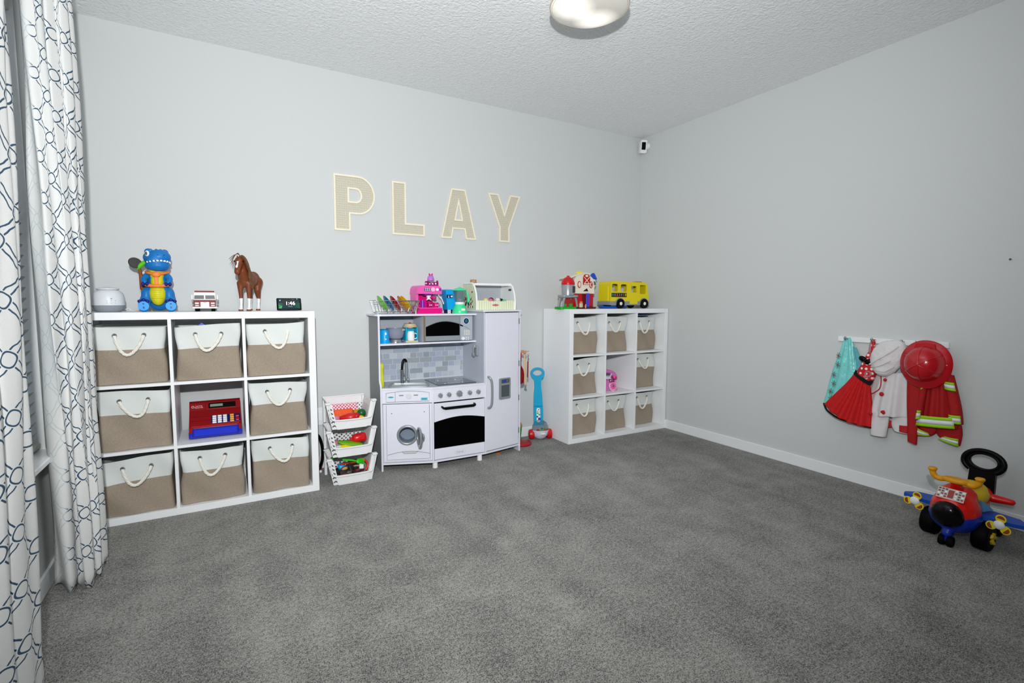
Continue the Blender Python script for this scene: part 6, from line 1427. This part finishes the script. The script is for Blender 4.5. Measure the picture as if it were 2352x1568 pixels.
# steering yoke
m = MB(); m.limb([(-.095, 0, .270), (-.118, 0, .305)], [.028, .022]); m.build('steering_column', air, t, remesh=.005, relax=3)
m = MB()
m.lathe([(.040, 0), (.046, .006), (.046, .016), (.038, .022), (.001, .024)], 32, c=(-.122, 0, .305), sc=(.7, 1.15))
for s in (-1, 1): m.limb(catmull([(-.122, s*.035, .314), (-.125, s*.068, .308), (-.128, s*.088, .325), (-.128, s*.092, .345)], 3), [.013]*6+[.014]*4); m.lathe([(.018, 0), (.020, .005), (.018, .012), (.001, .013)], 20, c=(-.128, s*.092, .345))
m.build('steering_handles', air_or, t, remesh=.0035, relax=2)
m = MB(); m.ell((.025, 0, .222), (.12, .086, .050)).ell((.08, 0, .240), (.055, .066, .04)); m.build('seat', airy, t, remesh=.005, relax=3)
for s in (-1, 1):
    m = MB(); Y0, Y1 = s*.075, s*.238
    m.prism([(-.075, Y0), (-.06, s*.20), (-.045, Y1-.0), (-.02, s*.243), (.035, s*.20), (.055, Y0)], .142, .160, 'Z')
    m.build('wing', wingb, t, smooth=30)
    pr_ = thing('propeller', '', '', (-.098, s*.165, .152)); del pr_['label']; del pr_['category']; pr_.parent = t
    MB().tube([(.03, 0, 0), (-.008, 0, 0)], .008, 10).build('shaft', wplastic, pr_)
    MB().lathe([(.020, 0), (.021, -.005), (.014, -.012), (.001, -.013)], 24, axis='X', c=(-.006, 0, 0)).build('hub', wplastic, pr_, smooth=50)
    for k_ in range(3):
        a = k_*2*PI/3+[-.35, -.2][s > 0]+PI/2+.5
        BXm = Matrix.Translation((-.008, .030*math.cos(a), .030*math.sin(a))) @ Matrix.Rotation(a-PI/2, 4, 'X')
        MB(BXm).lathe([(.019, .002), (.020, 0), (.019, -.002)], 24, axis='X', sc=(1, 1.0)).build('blade', mat('blade_yellow', '#E6D418', .4), pr_, smooth=30)
        MB(BXm).prism([(.0145*math.cos(x_), .0145*math.sin(x_)) for x_ in [i*PI/10 for i in range(11)]], -.0032, -.0018, 'X').build('blade_sticker', mat('blade_brown', '#96402A', .4), pr_, smooth=0)
# wheels
def wheel(x, y, r, w_, s):
    MB().lathe([(r*.55, -w_/2), (r*.9, -w_/2), (r, -w_/2+.008), (r, w_/2-.008), (r*.9, w_/2), (r*.55, w_/2)], 36, axis='Y', c=(x, y, r)).build('wheel', rubber, t, smooth=40)
    m = MB()
    for a in range(5): tt = a*2*PI/5; m.tube([(x, y+s*w_/2, r), (x+r*.42*math.cos(tt), y+s*(w_/2+.001), r+r*.42*math.sin(tt))], [.006, .011], 6)
    m.build('hub_star', airy, t)
wheel(-.075, -.105, .066, .062, -1); wheel(-.075, .100, .066, .062, 1)
wheel(.175, -.080, .050, .045, -1); wheel(.175, .080, .050, .045, 1)
MB().cyl((-.075, -.09, .066), (-.075, .09, .066), .008, n=10).cyl((.175, -.08, .05), (.175, .08, .05), .008, n=10).build('axle', steel, t)
for s in (-1, 1): MB().lathe([(.012, -.010), (.024, -.012), (.026, -.006), (.026, .006), (.024, .010), (.012, .010)], 28, axis='Y', c=(-.183, s*.016, .026)).build('nose_wheel', rubber, t, smooth=40)
MB().cyl((-.183, -.02, .026), (-.183, .02, .026), .006, n=8).limb([(-.175, 0, .062), (-.181, 0, .032)], [.016, .010]).build('nose_leg', airb, t, smooth=60)
# backrest hoop: tall black handle
m = MB(); HP_ = []
o_ = arc(0, .352, .082, .060, -50, 230, 24); o_ = o_[::1]
outer = o_+[(-.055, .20), (.055, .20)]
inner = circ(0, .355, .056, 28); inner = [(a*1.0, .355+(b_-.355)*.66) for a, b_ in inner]
m = MB(Matrix.Translation((.21, 0, 0)) @ Matrix.Translation((0, 0, .2)) @ Matrix.Rotation(.10, 4, 'Y') @ Matrix.Translation((0, 0, -.2)))
m.prism(outer, -.012, .012, 'X', holes=[inner[::-1]])
m.build('push_handle', black, t, smooth=30)
MB(m.X).tube([(-.010, a, b_) for a, b_ in o_], .012, 10).torus((-.008, 0, .355), .061, .007, 'X', 36, 8, sc=(1, .70)).build('handle_edge', black, t, smooth=60)
m = MB(); m.ell((.20, 0, .20), (.035, .05, .035)).limb([(.20, -.05, .18), (.215, -.12, .178)], [.022, .016]).limb([(.20, .05, .18), (.215, .12, .178)], [.022, .016]); m.build('tail', air, t, remesh=.005, relax=3)
m = MB(Matrix.Translation((-.02, -.078, .205)) @ Matrix.Rotation(-.35, 4, 'Z')).prism([(-.03, .022), (.01, .0), (.045, -.030), (-.015, -.034)], -.016, -.004); m.build('side_window', mat('window_sky', '#5FA6CF', .3), t, smooth=0)
